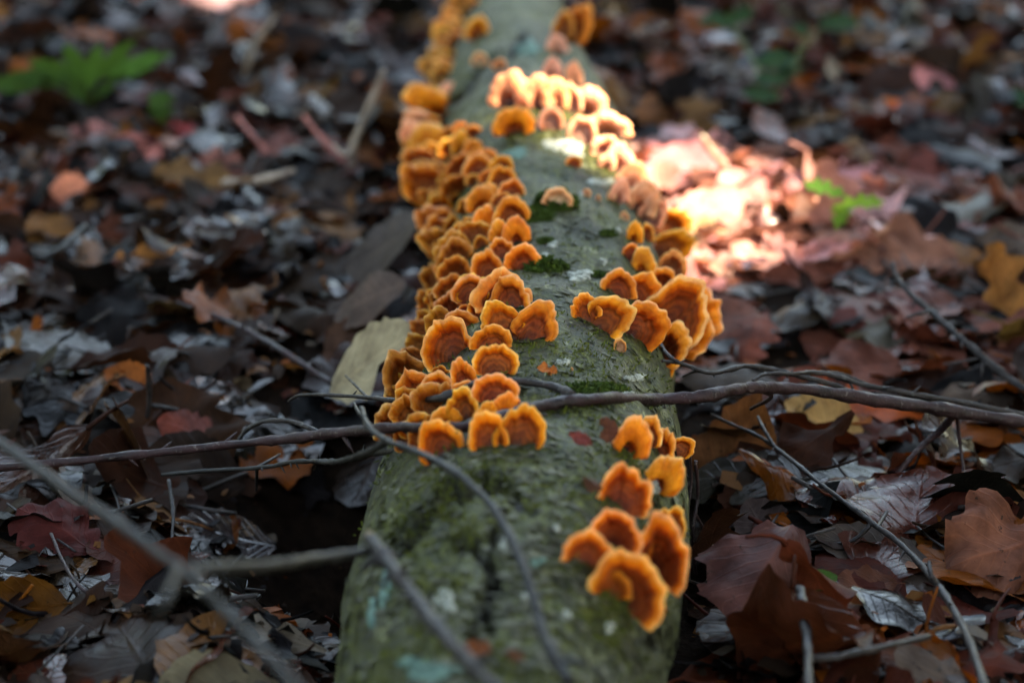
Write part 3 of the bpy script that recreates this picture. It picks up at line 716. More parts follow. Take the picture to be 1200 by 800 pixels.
    back = lerp_stops(sc, [(0, Z_OR * .8), (.5, Z_OR), (.8, Z_YEL), (1., Z_PALE)])
    C = np.where((np.arange(nr) < ns + 4)[:, None, None], face, back)
    if tone: C = C * (1 - tone) + (np.array([.62, .38, .11]) if far else np.array([.36, .15, .018])) * tone * (.35 + .65 * (C.sum(-1, keepdims=True) / 1.1))  # nearer ochre tone is deepened to imitate the shaded outer flank
    C = C * np.array([g.uniform(.92, 1.04), g.uniform(.86, 1.14), g.uniform(.7, 1.3)])
    if pink: C = C * (1 - pink) + np.array([.95, .60, .50]) * pink * (.25 + .75 * np.clip(C.sum(-1, keepdims=True) / 1.25, 0, 1))  # pink tint imitates sun overexposing the cap
    if pale: C = C * (1 - pale) + np.array([.82, .62, .36]) * pale
    return V, C, ns, nr, na
def vnormals(V):
    du = np.gradient(V, axis=0); dv = np.gradient(V, axis=1)
    n = np.cross(dv, du); return n / (np.linalg.norm(n, axis=-1, keepdims=True) + 1e-12)
NF = 0
def add_fungus(x0, y0, x1, y1, bx, by, label, group=None, g=None, back=.0, name='bracket_fungus', **kw):
    global NF
    NF += 1
    g = g or np.random.default_rng(900 + NF)
    A, n = log_near(bx, by)
    dep_ = depth(A); m = dep_ / F
    cx, cy = (x0 + x1) / 2, (y0 + y1) / 2
    ax, ay, _ = proj(A)
    vx, vy = cx - ax, -(cy - ay)
    L0 = math.hypot(vx, vy) or 1.
    vx, vy = vx / L0, vy / L0
    F0 = CAM - A; F0 /= np.linalg.norm(F0)
    U = RGT * vx + UPV * vy
    X = np.cross(U, F0); X /= np.linalg.norm(X)                         # to the viewer's right when U is up
    X = -X if np.dot(X, RGT * vy - UPV * vx) < 0 else X
    yaw = g.normal(0, .16)
    Fw = F0 * math.cos(yaw) + X * math.sin(yaw); Xr = X * math.cos(yaw) - F0 * math.sin(yaw)
    bw, bh = x1 - x0, y1 - y0
    hl = (abs(vx) * bw + abs(vy) * bh) * m; wl = (abs(vy) * bw + abs(vx) * bh) * m
    V, C, ns, nr, na = fungus_mesh(g, **kw)
    ex, ez = V[..., 0].max() - V[..., 0].min(), V[..., 2].max() - V[..., 2].min()
    zmin = V[..., 2].min()
    sx_, sz_ = wl / ex, hl / ez
    sy_ = (sx_ + sz_) / 2
    # base of the fan (its local origin) sits on the skin; the fan is centred on the box
    off = np.array([cx - ax, -(cy - ay)])
    B = V.copy(); B[..., 0] *= sx_; B[..., 1] *= sy_; B[..., 2] *= sz_
    Ub = U * math.cos(back) - F0 * math.sin(back)
    Wd = B[..., 0:1] * Xr - B[..., 1:2] * Fw + B[..., 2:3] * Ub
    c = A - n * .0025
    # slide so that the drawn box is met, keeping the base in the bark
    q = (Wd.reshape(-1, 3) + c); qx, qy, _ = proj(q)
    sh = RGT * ((cx - (qx.min() + qx.max()) / 2) * m) - UPV * ((cy - (qy.min() + qy.max()) / 2) * m)
    k = np.clip(B[..., 2:3] / (B[..., 2].max() + 1e-9), 0, 1)
    s_row = np.r_[np.linspace(0, 1, ns), np.ones(nr - 2 * ns), np.linspace(1, 0, ns)][:, None, None]
    Wd = Wd + sh * np.clip(s_row * 1.6, 0, 1)
    buried = []
    for i_ in range(int(ns * .55), ns + 3, 3):
        for j_ in range(2, na - 2, 4):
            v_ = Wd[i_, j_] + c; dv_ = np.linalg.norm(v_ - CAM); h_ = LBVH.ray_cast(Vector(CAM), Vector((v_ - CAM) / dv_))
            if h_[0] is not None: buried.append(dv_ - h_[3])
    if buried:
        push = float(np.clip(np.percentile(buried, 82) + .0012, 0, .75 * hl))
        Wd = Wd + F0 * push * np.clip(s_row * 1.5, 0, 1)
    N = vnormals(Wd)
    if np.dot(N[ns // 2, na // 2], F0) < 0: N = -N
    e1, e2 = Wd[ns // 2, na // 2 + 1] - Wd[ns // 2, na // 2], Wd[ns // 2 + 1, na // 2] - Wd[ns // 2, na // 2]
    flip = np.dot(np.cross(e1, e2), N[ns // 2, na // 2]) < 0
    root = empty(name, c)
    cut0 = int(ns * .66)
    segs = [('cap', [range(0, cut0 + 1), range(nr - cut0 - 1, nr)], M_CAP), ('margin', [range(cut0, nr - cut0)], M_MARG)]
    for nm, rowsets, mt in segs:
        vs, cs, nn, qs, o = [], [], [], [], 0
        for rs in rowsets:
            rs = list(rs); vs.append(Wd[rs].reshape(-1, 3)); cs.append(C[rs].reshape(-1, 3)); nn.append(N[rs].reshape(-1, 3))
            qs.append(grid_quads(len(rs), na, o)); o += len(rs) * na
        vs, cs, nn = np.vstack(vs), np.vstack(cs), np.vstack(nn)
        me = mesh_np(nm, vs, (np.vstack(qs)[:, ::-1] if flip else np.vstack(qs)), mt, np.c_[cs, np.ones(len(cs))])
        me.normals_split_custom_set_from_vertices(nn.tolist())
        link(nm, me, root)
    tag(root, label, 'fungus', group)
    return root
gR = 'brackets on the flank facing the sunlit leaves'; gL = 'brackets in the long dense row'; gN = 'brackets below the long branch'
FH = [  # x0 y0 x1 y1 base label group params
 (672, 348, 702, 376, 693, 380, 'left lobe of a fused fungus pair with dark grey base, beside a pale knob', gR, dict(arc=105, lobes=2)),
 (699, 351, 736, 397, 697, 384, 'right lobe of the fused fungus pair with broad orange margin', gR, dict(arc=88, lobes=2)),
 (733, 358, 771, 414, 739, 395, 'orange fungus fan opening sideways between the fused pair and a twig tip', gR, dict(arc=85, lobes=2, curl=70)),
 (700, 314, 747, 352, 724, 350, 'orange visor-shaped fungus above the fused pair', gR, dict(arc=100, curl=95)),
 (739, 320, 764, 368, 741, 352, 'narrow orange fungus fan joined to the visor-shaped fungus', gR, dict(arc=75, curl=70)),
 (756, 314, 795, 345, 774, 346, 'orange fungus arched over the biggest dark cup', gR, dict(arc=100, curl=90)),
 (761, 336, 818, 396, 775, 391, 'biggest cup-shaped fungus, dark inside, with thin yellow rim', gR, dict(arc=112, curl=75, lobes=3, wave=.03, thick=.06, style='cup')),
 (796, 332, 830, 402, 790, 385, 'frilled fungus fan spreading behind the biggest dark cup', gR, dict(arc=75, curl=60, wave=.12, lobes=5)),
 (782, 350, 824, 420, 782, 396, 'wavy yellow fungus fan hanging below the biggest dark cup', gR, dict(arc=60, curl=70, wave=.12, lobes=5)),
 (768, 383, 799, 425, 776, 412, 'orange fungus touched by the tip of a thin twig', gR, dict(arc=85, curl=80)),
 (776, 408, 794, 441, 786, 412, 'small drooping fungus lobe under the thin twig tip', gR, dict(arc=85, curl=60)),
 (719, 396, 734, 413, 727, 414, 'tiny pale knob of fungus below the fused pair', gR, dict(arc=110, curl=130, pale=.3)),
 (729, 285, 748, 305, 737, 306, 'small round fungus bud above the visor-shaped fungus', gR, dict(arc=110, curl=120)),
 (740, 289, 769, 320, 753, 322, 'small upright orange fungus next to the round bud', gR, dict(style='dome', arc=95, curl=95)),
 (772, 300, 801, 328, 783, 328, 'pale orange fungus above the arched fungus', gR, dict(arc=95, curl=95, pale=.2)),
 (734, 258, 753, 284, 742, 284, 'little yellow fungus on bare bark with a paler twin', gR, dict(style='dome', arc=90, curl=110)),
 (751, 262, 766, 281, 757, 282, 'little fungus twin on bare bark', gR, dict(arc=90, curl=110)),
 (768, 252, 805, 282, 775, 276, 'brown orange fungus shelf at the edge of the sun patch', gR, dict(arc=90, curl=90, tone=.15)),
 (772, 276, 812, 302, 780, 296, 'flat brown orange fungus shelf below the sun patch', gR, dict(arc=90, curl=80)),
 (634, 220, 672, 240, 652, 246, 'pale cream fungus arching over a dark moss cushion', gR, dict(arc=100, curl=100, pale=.55)),
 (724, 490, 758, 534, 735, 530, 'upright knobbly fungus just below the long branch', gN, dict(style='dome', arc=85, curl=115, lobes=2)),
 (749, 488, 773, 522, 757, 520, 'small fungus between two upright ones below the long branch', gN, dict(arc=85, curl=110)),
 (764, 503, 788, 537, 772, 532, 'upright small fungus beside a hanging stalk', gN, dict(arc=85, curl=110)),
 (794, 513, 809, 536, 791, 534, 'tiny curled fungus standing off the log on its own', gN, dict(arc=80, curl=110)),
 (762, 536, 793, 579, 770, 570, 'ear-shaped yellow fungus above the near cluster', gN, dict(style='dome', arc=80, curl=105)),
 (697, 543, 763, 604, 728, 598, 'broad fungus with scalloped fringe and white lichen under it', gN, dict(style='cup', arc=100, curl=80, lobes=5, wave=.07)),
 (688, 598, 752, 652, 721, 639, 'fungus cup in the middle of the near cluster', gN, dict(style='cup', arc=125, curl=85)),
 (655, 622, 722, 682, 687, 666, 'fungus fan with dark base, nearest the bare bark', gN, dict(style='cup', arc=125, curl=80, lobes=3)),
 (764, 597, 801, 628, 778, 628, 'fungus peeping from behind the tall dark cup', gN, dict(style='cup', arc=95, curl=80)),
 (738, 604, 802, 694, 768, 668, 'tall deep orange fungus cup with ragged side', gN, dict(arc=125, curl=75, lobes=4, wave=.08, style='cup')),
 (694, 654, 776, 728, 732, 706, 'largest fungus of the near cluster with a small cap before it', gN, dict(style='cup', arc=122, curl=80, lobes=3)),
 (697, 668, 740, 700, 717, 699, 'small tan cap in front of the largest near fungus', gN, dict(arc=112, curl=85, tone=.2)),
 # the long row
 (552, 486, 593, 526, 577, 524, 'left lobe of the pair of fungi resting behind the long branch, with grey base', gL, dict(arc=95, curl=85, lobes=2)),
 (582, 477, 635, 529, 604, 524, 'right lobe of the pair of fungi by the long branch, with grey base', gL, dict(arc=105, curl=85, lobes=2)),
 (578, 460, 607, 486, 590, 488, 'small rounded fungus on top of the pair by the long branch', gL, dict(style='dome', arc=100, curl=110)),
 (557, 470, 582, 494, 568, 496, 'small fungus bud wedged behind the pair by the long branch', gL, dict(style='dome', arc=100, curl=110)),
 (552, 437, 609, 472, 580, 474, 'wide squarish fungus visor third above the long branch', gL, dict(arc=95, curl=90, lobes=3)),
 (552, 403, 609, 440, 580, 442, 'fungus visor with dark hollow and thin rim', gL, dict(style='cup', arc=100, curl=85)),
 (550, 380, 601, 411, 575, 412, 'orange fungus cap under the lobed pair', gL, dict(arc=100, curl=85, lobes=3)),
 (570, 361, 609, 396, 606, 400, 'left half of the lobed fungus pair on the bare bark edge', gL, dict(arc=92, curl=80, lobes=2)),
 (606, 360, 646, 402, 612, 402, 'right half of the lobed fungus pair on the bare bark edge', gL, dict(arc=95, curl=75, lobes=2)),
 (524, 455, 561, 496, 545, 494, 'fungus bunch with folded pale edge above the long branch', gL, dict(arc=100, curl=100, wave=.10, lobes=4)),
 (530, 420, 560, 457, 548, 456, 'two-fold fungus fan beside the squarish visor', gL, dict(arc=90, curl=85, lobes=4, wave=.08)),
 (495, 378, 555, 428, 530, 424, 'large fungus with wide dark hollow over the frilled mass', gL, dict(arc=105, curl=85, wave=.05, style='cup')),
 (490, 495, 545, 540, 520, 534, 'deep orange fungus seen behind the crossing grey twig', gL, dict(arc=95, curl=80)),
 (552, 318, 622, 362, 590, 362, 'ruffled pink-edged fungus, broadest of the row', gL, dict(arc=95, curl=95, lobes=5, wave=.09, pale=.08)),
 (574, 325, 620, 362, 600, 364, 'inner layer of the ruffled pink-edged fungus', gL, dict(arc=95, curl=90, lobes=3, wave=.06)),
 (548, 338, 582, 372, 566, 372, 'frilly folded lower edge of the ruffled fungus', gL, dict(arc=85, curl=80, lobes=6, wave=.20, thick=.04)),
 (552, 295, 590, 326, 574, 326, 'small fungus arch with dark mouth above the ruffled fungus', gL, dict(arc=95, curl=90)),
 (591, 287, 634, 316, 610, 318, 'flat-topped orange fungus beside a green moss tuft', gL, dict(arc=100, curl=95, lobes=2)),
 (572, 279, 606, 303, 590, 304, 'thin fungus shelf behind the flat-topped fungus', gL, dict(arc=95, curl=90)),
 (588, 252, 622, 284, 604, 286, 'plump double fungus above the flat-topped one', gL, dict(style='dome', arc=100, curl=115, lobes=2)),
 (572, 256, 598, 283, 586, 286, 'rounded fungus touching the plump double fungus', gL, dict(style='dome', arc=95, curl=115, lobes=2)),
 (551, 239, 583, 273, 566, 274, 'smooth dome-like orange fungus above the plump double one', gL, dict(style='dome', arc=100, curl=125)),
 # sunlit and far; pink paints strong sun into the cap colour
 (502, 103, 553, 140, 520, 140, 'sun-tinted salmon fungus standing alone above the far row', None, dict(style='dome', pink=.4, arc=95, curl=110, lobes=3)),
 (474, 132, 500, 152, 488, 154, 'pale sun-tinted salmon fungus at the upper of two on the shady edge', None, dict(style='dome', pink=.4, arc=95, curl=115)),
 (474, 148, 502, 176, 490, 178, 'sun-tinted salmon fungus at the lower of two on the shady edge', None, dict(style='dome', pink=.4, arc=95, curl=115)),
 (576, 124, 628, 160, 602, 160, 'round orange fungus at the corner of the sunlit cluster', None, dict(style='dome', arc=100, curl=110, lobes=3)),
 (570, 81, 622, 126, 596, 124, 'sun-tinted coral fungus, tallest of the bright cluster', None, dict(style='dome', pink=.4, arc=100, curl=110, lobes=3)),
 (660, 8, 690, 50, 668, 50, 'far tan ring-shaped fungus', None, dict(arc=115, curl=60, tone=.4)),
 (648, 12, 672, 44, 658, 46, 'far tan fungus beside the ring-shaped one', None, dict(arc=100, curl=90, tone=.4)),
 (544, 18, 573, 48, 558, 48, 'far orange fungus apart from its row', None, dict(arc=100, curl=110, tone=.2)),
 (552, 62, 573, 76, 562, 77, 'far cream fungus speck on bare bark', None, dict(arc=100, curl=120, pale=.5)),
 (576, 70, 594, 82, 584, 84, 'small pink fungus by a dark bark crack', None, dict(arc=100, curl=120, pale=.3)),
 (663, 183, 682, 195, 672, 196, 'small orange fungus below the white lichen', None, dict(arc=100, curl=120)),
 (527, 150, 553, 180, 540, 182, 'knobbly orange fungus leading the dense row', None, dict(style='dome', arc=95, curl=115)),
]
for k, (x0, y0, x1, y1, bx, by, lab, grp, kw) in enumerate(FH):
    kw = dict(kw); gg = np.random.default_rng(1200 + k)
    kw.setdefault('lean', gg.uniform(-42, -22)); kw.setdefault('thick', gg.uniform(.04, .06)); kw.setdefault('wave', gg.uniform(.01, .035))
    add_fungus(x0, y0, x1, y1, bx, by, lab, grp or 'fungi around the sunlit bend', gg, **kw)
# sunlit run and the rest of the cluster, set out by hand, tinted pink to imitate glaring sun
SUNL = [(610, 86, 652, 126), (634, 90, 668, 128), (630, 122, 662, 152), (655, 96, 684, 132), (668, 100, 712, 136), (664, 134, 700, 168), (684, 130, 742, 162), (690, 158, 730, 186),
        (710, 170, 742, 202), (724, 194, 756, 224), (716, 210, 736, 236), (738, 218, 770, 248), (750, 240, 778, 262), (634, 66, 660, 92), (660, 70, 684, 102), (640, 40, 668, 62), (700, 180, 722, 196)]
for k, (x0, y0, x1, y1) in enumerate(SUNL):
    gg = np.random.default_rng(1500 + k)
    st_ = 'dome' if gg.random() < .6 else 'roll'
    nb = ['beside the tall coral one', 'between coral fungus and white lichen', 'above the white lichen', 'at the crest of the log', 'at the outer crest of the log', 'right of the white lichen', 'wide, over the log shoulder', 'below the wide shoulder one',
          'first of those stepping down to the pink leaves', 'second of those stepping down to the pink leaves', 'on bark beside the stepping ones', 'third of those stepping down to the pink leaves', 'last before the brown orange shelf', 'behind the crest, inner of two', 'behind the crest, outer of two', 'below the ring-shaped far fungus', 'tiny, on bark below the wide one'][k]
    add_fungus(x0, y0, x1, y1, (x0 + x1) / 2 - max(0, (x0 - 690)) * .15, y1 + 1, f"sun-tinted salmon pink {'domed' if st_ == 'dome' else 'thick-lipped'} fungus, {nb}", 'fungi packed in the sunlit cluster', gg,
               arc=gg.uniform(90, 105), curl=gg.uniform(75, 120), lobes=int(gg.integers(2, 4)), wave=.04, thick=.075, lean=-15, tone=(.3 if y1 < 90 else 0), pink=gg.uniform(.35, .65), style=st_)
# the dense row
BY = [-40, 0, 50, 100, 150, 200, 240, 300, 350, 400, 450, 500, 532]
BL = [542, 532, 508, 502, 482, 484, 500, 514, 500, 490, 466, 458, 486]
BR = [566, 558, 540, 532, 552, 602, 606, 585, 572, 560, 552, 550, 545]
g = np.random.default_rng(33)
taken = [((x0 + x1) / 2, (y0 + y1) / 2, (x1 - x0)) for x0, y0, x1, y1, *_ in FH]
fill = []
row = -36.
while row < 528:
    sc = np.interp(row, [0, 250, 530], [.62, .85, 1.05])
    xl, xr = np.interp(row, BY, BL), np.interp(row, BY, BR)
    x = xl + g.uniform(0, 8)
    while x < xr:
        wpx = 22 * (1 + 1.7 * g.random() ** 1.5) * sc * (.78 if row < 112 else 1); hpx = wpx * g.uniform(.55, .85)
        fill.append((x + g.normal(0, 2), row + g.normal(0, 3), wpx, hpx, (x - xl) / max(xr - xl, 1)))
        x += wpx * g.uniform(.5, .85)
    row += 16 * sc
for k, (x, y, wpx, hpx, f) in enumerate(fill):
    if any(abs(x - tx) < tw * .42 and abs(y - ty) < tw * .40 for tx, ty, tw in taken): continue
    frill = f < .55 and y > 180
    gg = np.random.default_rng(3000 + k)
    st_ = 'cup' if (q_ := gg.random()) < .25 else 'dome' if (q_ > .68 and not frill) else 'roll'
    size = 'small' if wpx < 27 * np.interp(y, [0, 250, 530], [.62, .85, 1.05]) else 'large' if wpx > 42 * np.interp(y, [0, 250, 530], [.62, .85, 1.05]) else 'medium'
    form = ('frilled ' if frill else '') + {'cup': 'cupped', 'dome': 'domed', 'roll': 'thick-lipped'}[st_]
    hue = 'tan' if y < 112 else 'ochre' if frill else 'orange'
    where = next(t for lim, t in ((50, 'where the row ends past the ring-shaped fungus'), (112, 'past the lone salmon fungus'), (180, 'beside the two salmon fungi'), (225, 'level with the white lichen'), (265, 'level with the cream fungus arch'),
        (310, 'level with the plump double fungus'), (360, 'beside the ruffled fungus'), (405, 'by the pinkish grey leaning leaf'), (450, 'by the straw coloured leaf'), (482, 'behind the thin dark twig'), (900, 'behind the long branch')) if y < lim)
    lab = f"{size} {hue} {form} fungus {'low on the flank' if f < .45 else 'in the row'} {where}"
    bx = x + (6 if f < .3 else 0)
    add_fungus(x - wpx / 2, y - hpx / 2, x + wpx / 2, y + hpx / 2, bx, y + hpx * .5, lab, lab, gg, arc=gg.uniform(80, 108), curl=(gg.uniform(50, 85) if frill else gg.uniform(85, 120)),
               lobes=int(gg.integers(4, 7) if frill else gg.integers(2, 4)), wave=(gg.uniform(.10, .2) if frill else gg.uniform(.03, .07)), thick=(.04 if frill else .06),
               style=st_, lean=gg.uniform(-40, -15), far=y < 112, tone=(gg.uniform(.35, .6) if y < 112 else gg.uniform(.2, .5) if frill else gg.uniform(.0, .2)), na=(30 if frill else 24))
# specks
for k, (x, y, s_) in enumerate([(606, 231, 8), (688, 226, 10), (701, 232, 7), (717, 229, 12), (732, 253, 11), (644, 437, 5), (670, 432, 4)]):
    add_fungus(x - s_ / 2, y - s_ / 2, x + s_ / 2, y + s_ / 2, x, y + s_ / 2, 'pale young fungus speck on the bare bark of the log', 'fungus specks on bare bark', np.random.default_rng(4000 + k), name='fungus_bud', arc=110, curl=130, pale=.5, thick=.1, na=16)

# ------------------------------------------------------------------ moss cushions on the log
def moss(px, py, wpx, hpx, n, hgt, label, seed):
    g = np.random.default_rng(seed); V, Q = [], []
    c, _ = log_near(px, py)
    for k in range(n):
        a, r = g.uniform(0, 6.28), math.sqrt(g.random())
        b, nn = log_near(px + wpx / 2 * r * math.cos(a), py + hpx / 2 * r * math.sin(a))
        l = hgt * g.uniform(.5, 1.1) * (1.15 - r ** 2 * .8)
        d = nn + g.normal(0, .45, 3); d /= np.linalg.norm(d)
        sd_ = np.cross(d, g.normal(0, 1, 3)); sd_ /= np.linalg.norm(sd_); w_ = l * .13 + .0003
        for q in range(3):
            t0, t1 = q / 3, (q + 1) / 3
            s2 = np.cross(d, sd_) if q % 2 else sd_
            o = len(V); bend = g.normal(0, .2, 3) * l
            V += [b + d * l * t0 - s2 * w_, b + d * l * t0 + s2 * w_, b + d * l * t1 + bend * t1 + s2 * w_ * 1.3, b + d * l * t1 + bend * t1 - s2 * w_ * 1.3]; Q.append((o, o + 1, o + 2, o + 3))
    o = link('moss_cushion', mesh_np('moss_cushion', np.array(V) - c, Q, M_MOSS), None, c)
    tag(o, label, 'moss', 'moss cushions on the log')
moss(652, 240, 52, 15, 900, .007, 'dark green moss cushion under the pale cream fungus', 1)
moss(624, 252, 56, 20, 700, .0035, 'low dark moss spreading below the cream fungus arch', 2)
moss(640, 314, 54, 13, 900, .0045, 'bright green moss tuft by the flat-topped fungus', 3)
moss(713, 274, 24, 9, 200, .0025, 'tiny moss tuft on bare bark near small fungus twins', 4)
moss(640, 283, 24, 9, 200, .0022, 'tiny moss tuft on bare bark below the dark moss', 5)
moss(700, 322, 20, 8, 160, .0022, 'tiny moss tuft at the end of the white lichen patch', 6)
moss(695, 458, 90, 22, 900, .0022, 'thin yellow green moss along the long branch on the log', 7)

# film of moss and loose bark flakes over the whole log
g = np.random.default_rng(77); V, Q, V2, Q2 = [], [], [], []
for k in range(15000):
    py = 150 + 660 * g.random() ** .8; px = g.uniform(400, 805)
    b, nn = log_hit(px, py)
    if b is None: continue
    mk = noise.noise(Vector(b) * 22) + .5 * noise.noise(Vector(b) * 60)
    if g.random() < .5 and mk > .05:
        for q in range(2):
            l = g.uniform(.0008, .0026); d = nn + g.normal(0, .6, 3); d /= np.linalg.norm(d); sd_ = np.cross(d, g.normal(0, 1, 3)); sd_ /= np.linalg.norm(sd_); b2 = b + g.normal(0, .0012, 3); o = len(V)
            V += [b2 - sd_ * .0004, b2 + sd_ * .0004, b2 + d * l + sd_ * .0003, b2 + d * l - sd_ * .0003]; Q.append((o, o + 1, o + 2, o + 3))
    elif g.random() < .22:
        s0 = g.uniform(.0008, .0030); u_ = np.cross(nn, [0, 1, 0]); u_ /= np.linalg.norm(u_); a = g.normal(0, .6); y_ = np.cross(nn, u_)
        e1, e2 = u_ * math.cos(a) + y_ * math.sin(a), y_ * math.cos(a) - u_ * math.sin(a); o = len(V2); lf = g.uniform(.0003, .0014)
        V2 += [b - e1 * s0 * 1.6 + nn * .0002, b - e2 * s0 * .6 + nn * .0003, b + e1 * s0 * 1.5 + nn * lf, b + e2 * s0 * .7 + nn * lf]; Q2.append((o, o + 1, o + 2, o + 3))
tag(link('moss_film', mesh_np('moss_film', np.array(V) - LOC0, Q, M_MOSSY), log), kind='stuff')
tag(link('bark_flakes', mesh_np('bark_flakes', np.array(V2) - LOC0, Q2, M_FLAKE), log), kind='stuff')

# leaf scraps lying on the bark
def scrap(px, py, lpx, az, colr, label, kind='oval', ta=.4, seed=0, lift=.002, **kw):
    g = np.random.default_rng(seed); h, n = log_near(px, py); L = lpx / F * depth(h)
    V, Q, UV, st = leaf_geo(kind, L, g, 1., **kw)
    V = tilt(rotz(V, rad(az)), (1, 0, 0), ta)
    R = np.array(Vector((0, 0, 1)).rotation_difference(Vector(n)).to_matrix()); V = V @ R.T
    V = V + n * (lift - (V @ n).min())
    o = link('leaf_scrap', mesh_np('leaf_scrap', V, Q, M_LEAF, np.tile(np.r_[np.array(colr), .3], (len(V), 1)), UV), None, h)
    tag(o, label, 'leaf', 'leaf scraps lying on the log')
scrap(676, 523, 30, 80, (.15, .035, .03), 'dark red leaf scrap on the log below the long branch', seed=1, crump=.15, roll=30)
scrap(703, 516, 36, 20, (.14, .05, .03), 'red brown curled leaf scrap near the upright small fungi', seed=2, crump=.18, roll=40, ta=.6)
scrap(640, 440, 24, 75, (.42, .12, .03), 'orange crumb of leaf on bare bark', seed=3, crump=.2, roll=50)
scrap(688, 578, 26, 80, (.11, .05, .03), 'brown leaf scrap beside the scalloped fungus', seed=4, crump=.12, roll=30)
scrap(560, 770, 34, 70, (.16, .05, .02), 'rusty leaf scrap on the near bark', seed=6, crump=.12)
scrap(602, 778, 24, 70, (.12, .05, .025), 'small brown leaf scrap on the near bark', seed=7, crump=.12)

# ------------------------------------------------------------------ twigs and branches
def pt(s):
    px, py, z = s
    if z is None or isinstance(z, str):
        h, n = log_near(px, py); return h + n * (.004 if z is None else float(z))
    return P(px, py, z)
def twig(name, pts, r0, r1, mat, label, sides=(), group='twigs lying over the litter', n=60, knob=.32, ns=10, cut=False, part='side_twig'):
    c = crom([pt(p) for p in pts], n)
    g = np.random.default_rng(len(bpy.data.objects))
    c = c + np.cumsum(g.normal(0, 1, c.shape), 0) * (r0 + r1) * .035 * np.sin(np.linspace(0, np.pi, n))[:, None]
    rr = np.linspace(r0, r1, n); nodes = g.integers(3, n - 3, max(2, n // 12)); 
    for q in nodes: rr = rr * (1 + .22 * np.exp(-((np.arange(n) - q) / 1.2) ** 2))
    V, Q = tube(c, rr, ns, knob, 5)
    o0 = c[0]
    buds = []
    if n >= 40:
        for q in g.integers(4, n - 4, 7):
            d = np.cross(c[q + 1] - c[q], g.normal(0, 1, 3)); d = d / np.linalg.norm(d) + .9 * (c[q + 1] - c[q]) / np.linalg.norm(c[q + 1] - c[q]); ln = rr[q] * g.uniform(2.0, 4.5)
            buds.append(tube(np.array([c[q], c[q] + d * ln * .5, c[q] + d * ln]), [rr[q] * .55, rr[q] * .42, rr[q] * .15], 7, .2))
    if not sides and not cut and not buds:
        return tag(link(name, mesh_np(name, V - o0, Q, mat), None, o0), label, 'twig', group)
    root = empty(name, o0); link('stem', mesh_np('stem', V - o0, Q, mat), root)
    for v, q in buds: link('bud', mesh_np('bud', v - o0, q, mat), root)
    for s in sides:
        sp, a, b = s[:3]; m_ = max(10, n // 2)
        cs = crom([pt(p) for p in sp], m_)
        k = np.argmin(np.linalg.norm(c - cs[0], axis=1)); w_ = np.linspace(1, 0, m_)[:, None] ** 2
        if np.linalg.norm(c[k] - cs[0]) < .03: cs = cs + (c[k] - cs[0]) * w_
        v, q = tube(cs, np.linspace(a, b, m_), 8, knob, 9); link(part, mesh_np(part, v - o0, q, mat), root)
    if cut:
        v, q = tube(np.array([c[0] + (c[0] - c[1]) * .02, c[0] + (c[0] - c[2]) * .25]), [r0 * .98, r0 * .8], ns, .2, 3); link('broken_end', mesh_np('broken_end', v - o0, q, M_CUT), root)
    return tag(root, label, 'twig', group)
twig('fallen_branch', [(-40, 551, .055), (100, 539, .060), (220, 527, .066), (330, 515, .075), (400, 506, .088), (470, 499, .105), (540, 497, .118), (600, 492, .0055 and '0.004'), (640, 481, '0.0045'), (700, 472, '0.0045'), (760, 469, '0.005'), (830, 458, .092), (880, 450, .085), (940, 453, .075), (1030, 467, .062), (1130, 482, .050), (1260, 505, .035)],
     .0020, .0033, M_TWIG, 'long purplish brown branch lying right across the log', [([(885, 452, .084), (905, 464, .07), (880, 479, .05)], .0014, .0009), ([(1128, 484, .05), (1105, 506, .035), (1080, 525, .025), (1052, 556, .015), (1035, 590, .010)], .0022, .0012), ([(1122, 490, .046), (1125, 520, .03), (1130, 560, .015), (1129, 592, .01)], .0012, .0008)], n=150)
twig('curved_twig', [(338, 470, .060), (352, 463, .066), (385, 463, .072), (430, 466, .082), (470, 470, .095), (520, 467, .112), (570, 461, '0.006'), (615, 458, '0.004'), (648, 463, '0.004'), (668, 474, '0.005')], .0007, .0019, M_TWIGB, 'thin dark twig running through the fungus row to the long branch',
     [([(430, 466, .082), (420, 455, .07), (405, 440, .05)], .0009, .0005)], n=70)
twig('paired_twig', [(766, 402, '0.003'), (785, 418, .088), (812, 431, .082), (835, 436, .078), (870, 428, .076), (905, 432, .070), (940, 441, .066), (975, 450, .058), (1000, 461, .052), (1020, 472, .045)], .0008, .0018, M_TWIGB, 'thin twig bowing over the litter with its tip against a fungus',
     [([(812, 431, .082), (795, 425, .085), (776, 423, .088)], .0011, .0008), ([(835, 436, .078), (815, 435, .07), (800, 441, .06)], .0009, .0005)], n=70)
twig('paired_twig', [(882, 446, .072), (898, 438, .073), (930, 437, .070), (965, 436, .064), (1010, 449, .056), (1070, 461, .048), (1140, 474, .038), (1230, 494, .025)], .0008, .0018, M_TWIGB, 'slim dark twig lying just above the long branch',
     [([(965, 436, .064), (985, 437, .058), (1020, 451, .05)], .0009, .0007)], n=60)
twig('diagonal_twig', [(1046, 308, .062), (1051, 325, .056), (1062, 340, .052), (1090, 366, .044), (1120, 393, .036), (1155, 423, .026), (1190, 450, .016), (1230, 478, .008)], .0013, .0026, M_TWIGB, 'bare dark twig rising diagonally from the litter with short spurs',
     [([(1090, 366, .044), (1078, 367, .045), (1062, 372, .042)], .0014, .0010), ([(1056, 330, .054), (1047, 331, .052), (1043, 334, .05)], .0010, .0006), ([(1150, 419, .027), (1130, 423, .024), (1105, 427, .02)], .0010, .0006)], n=60)
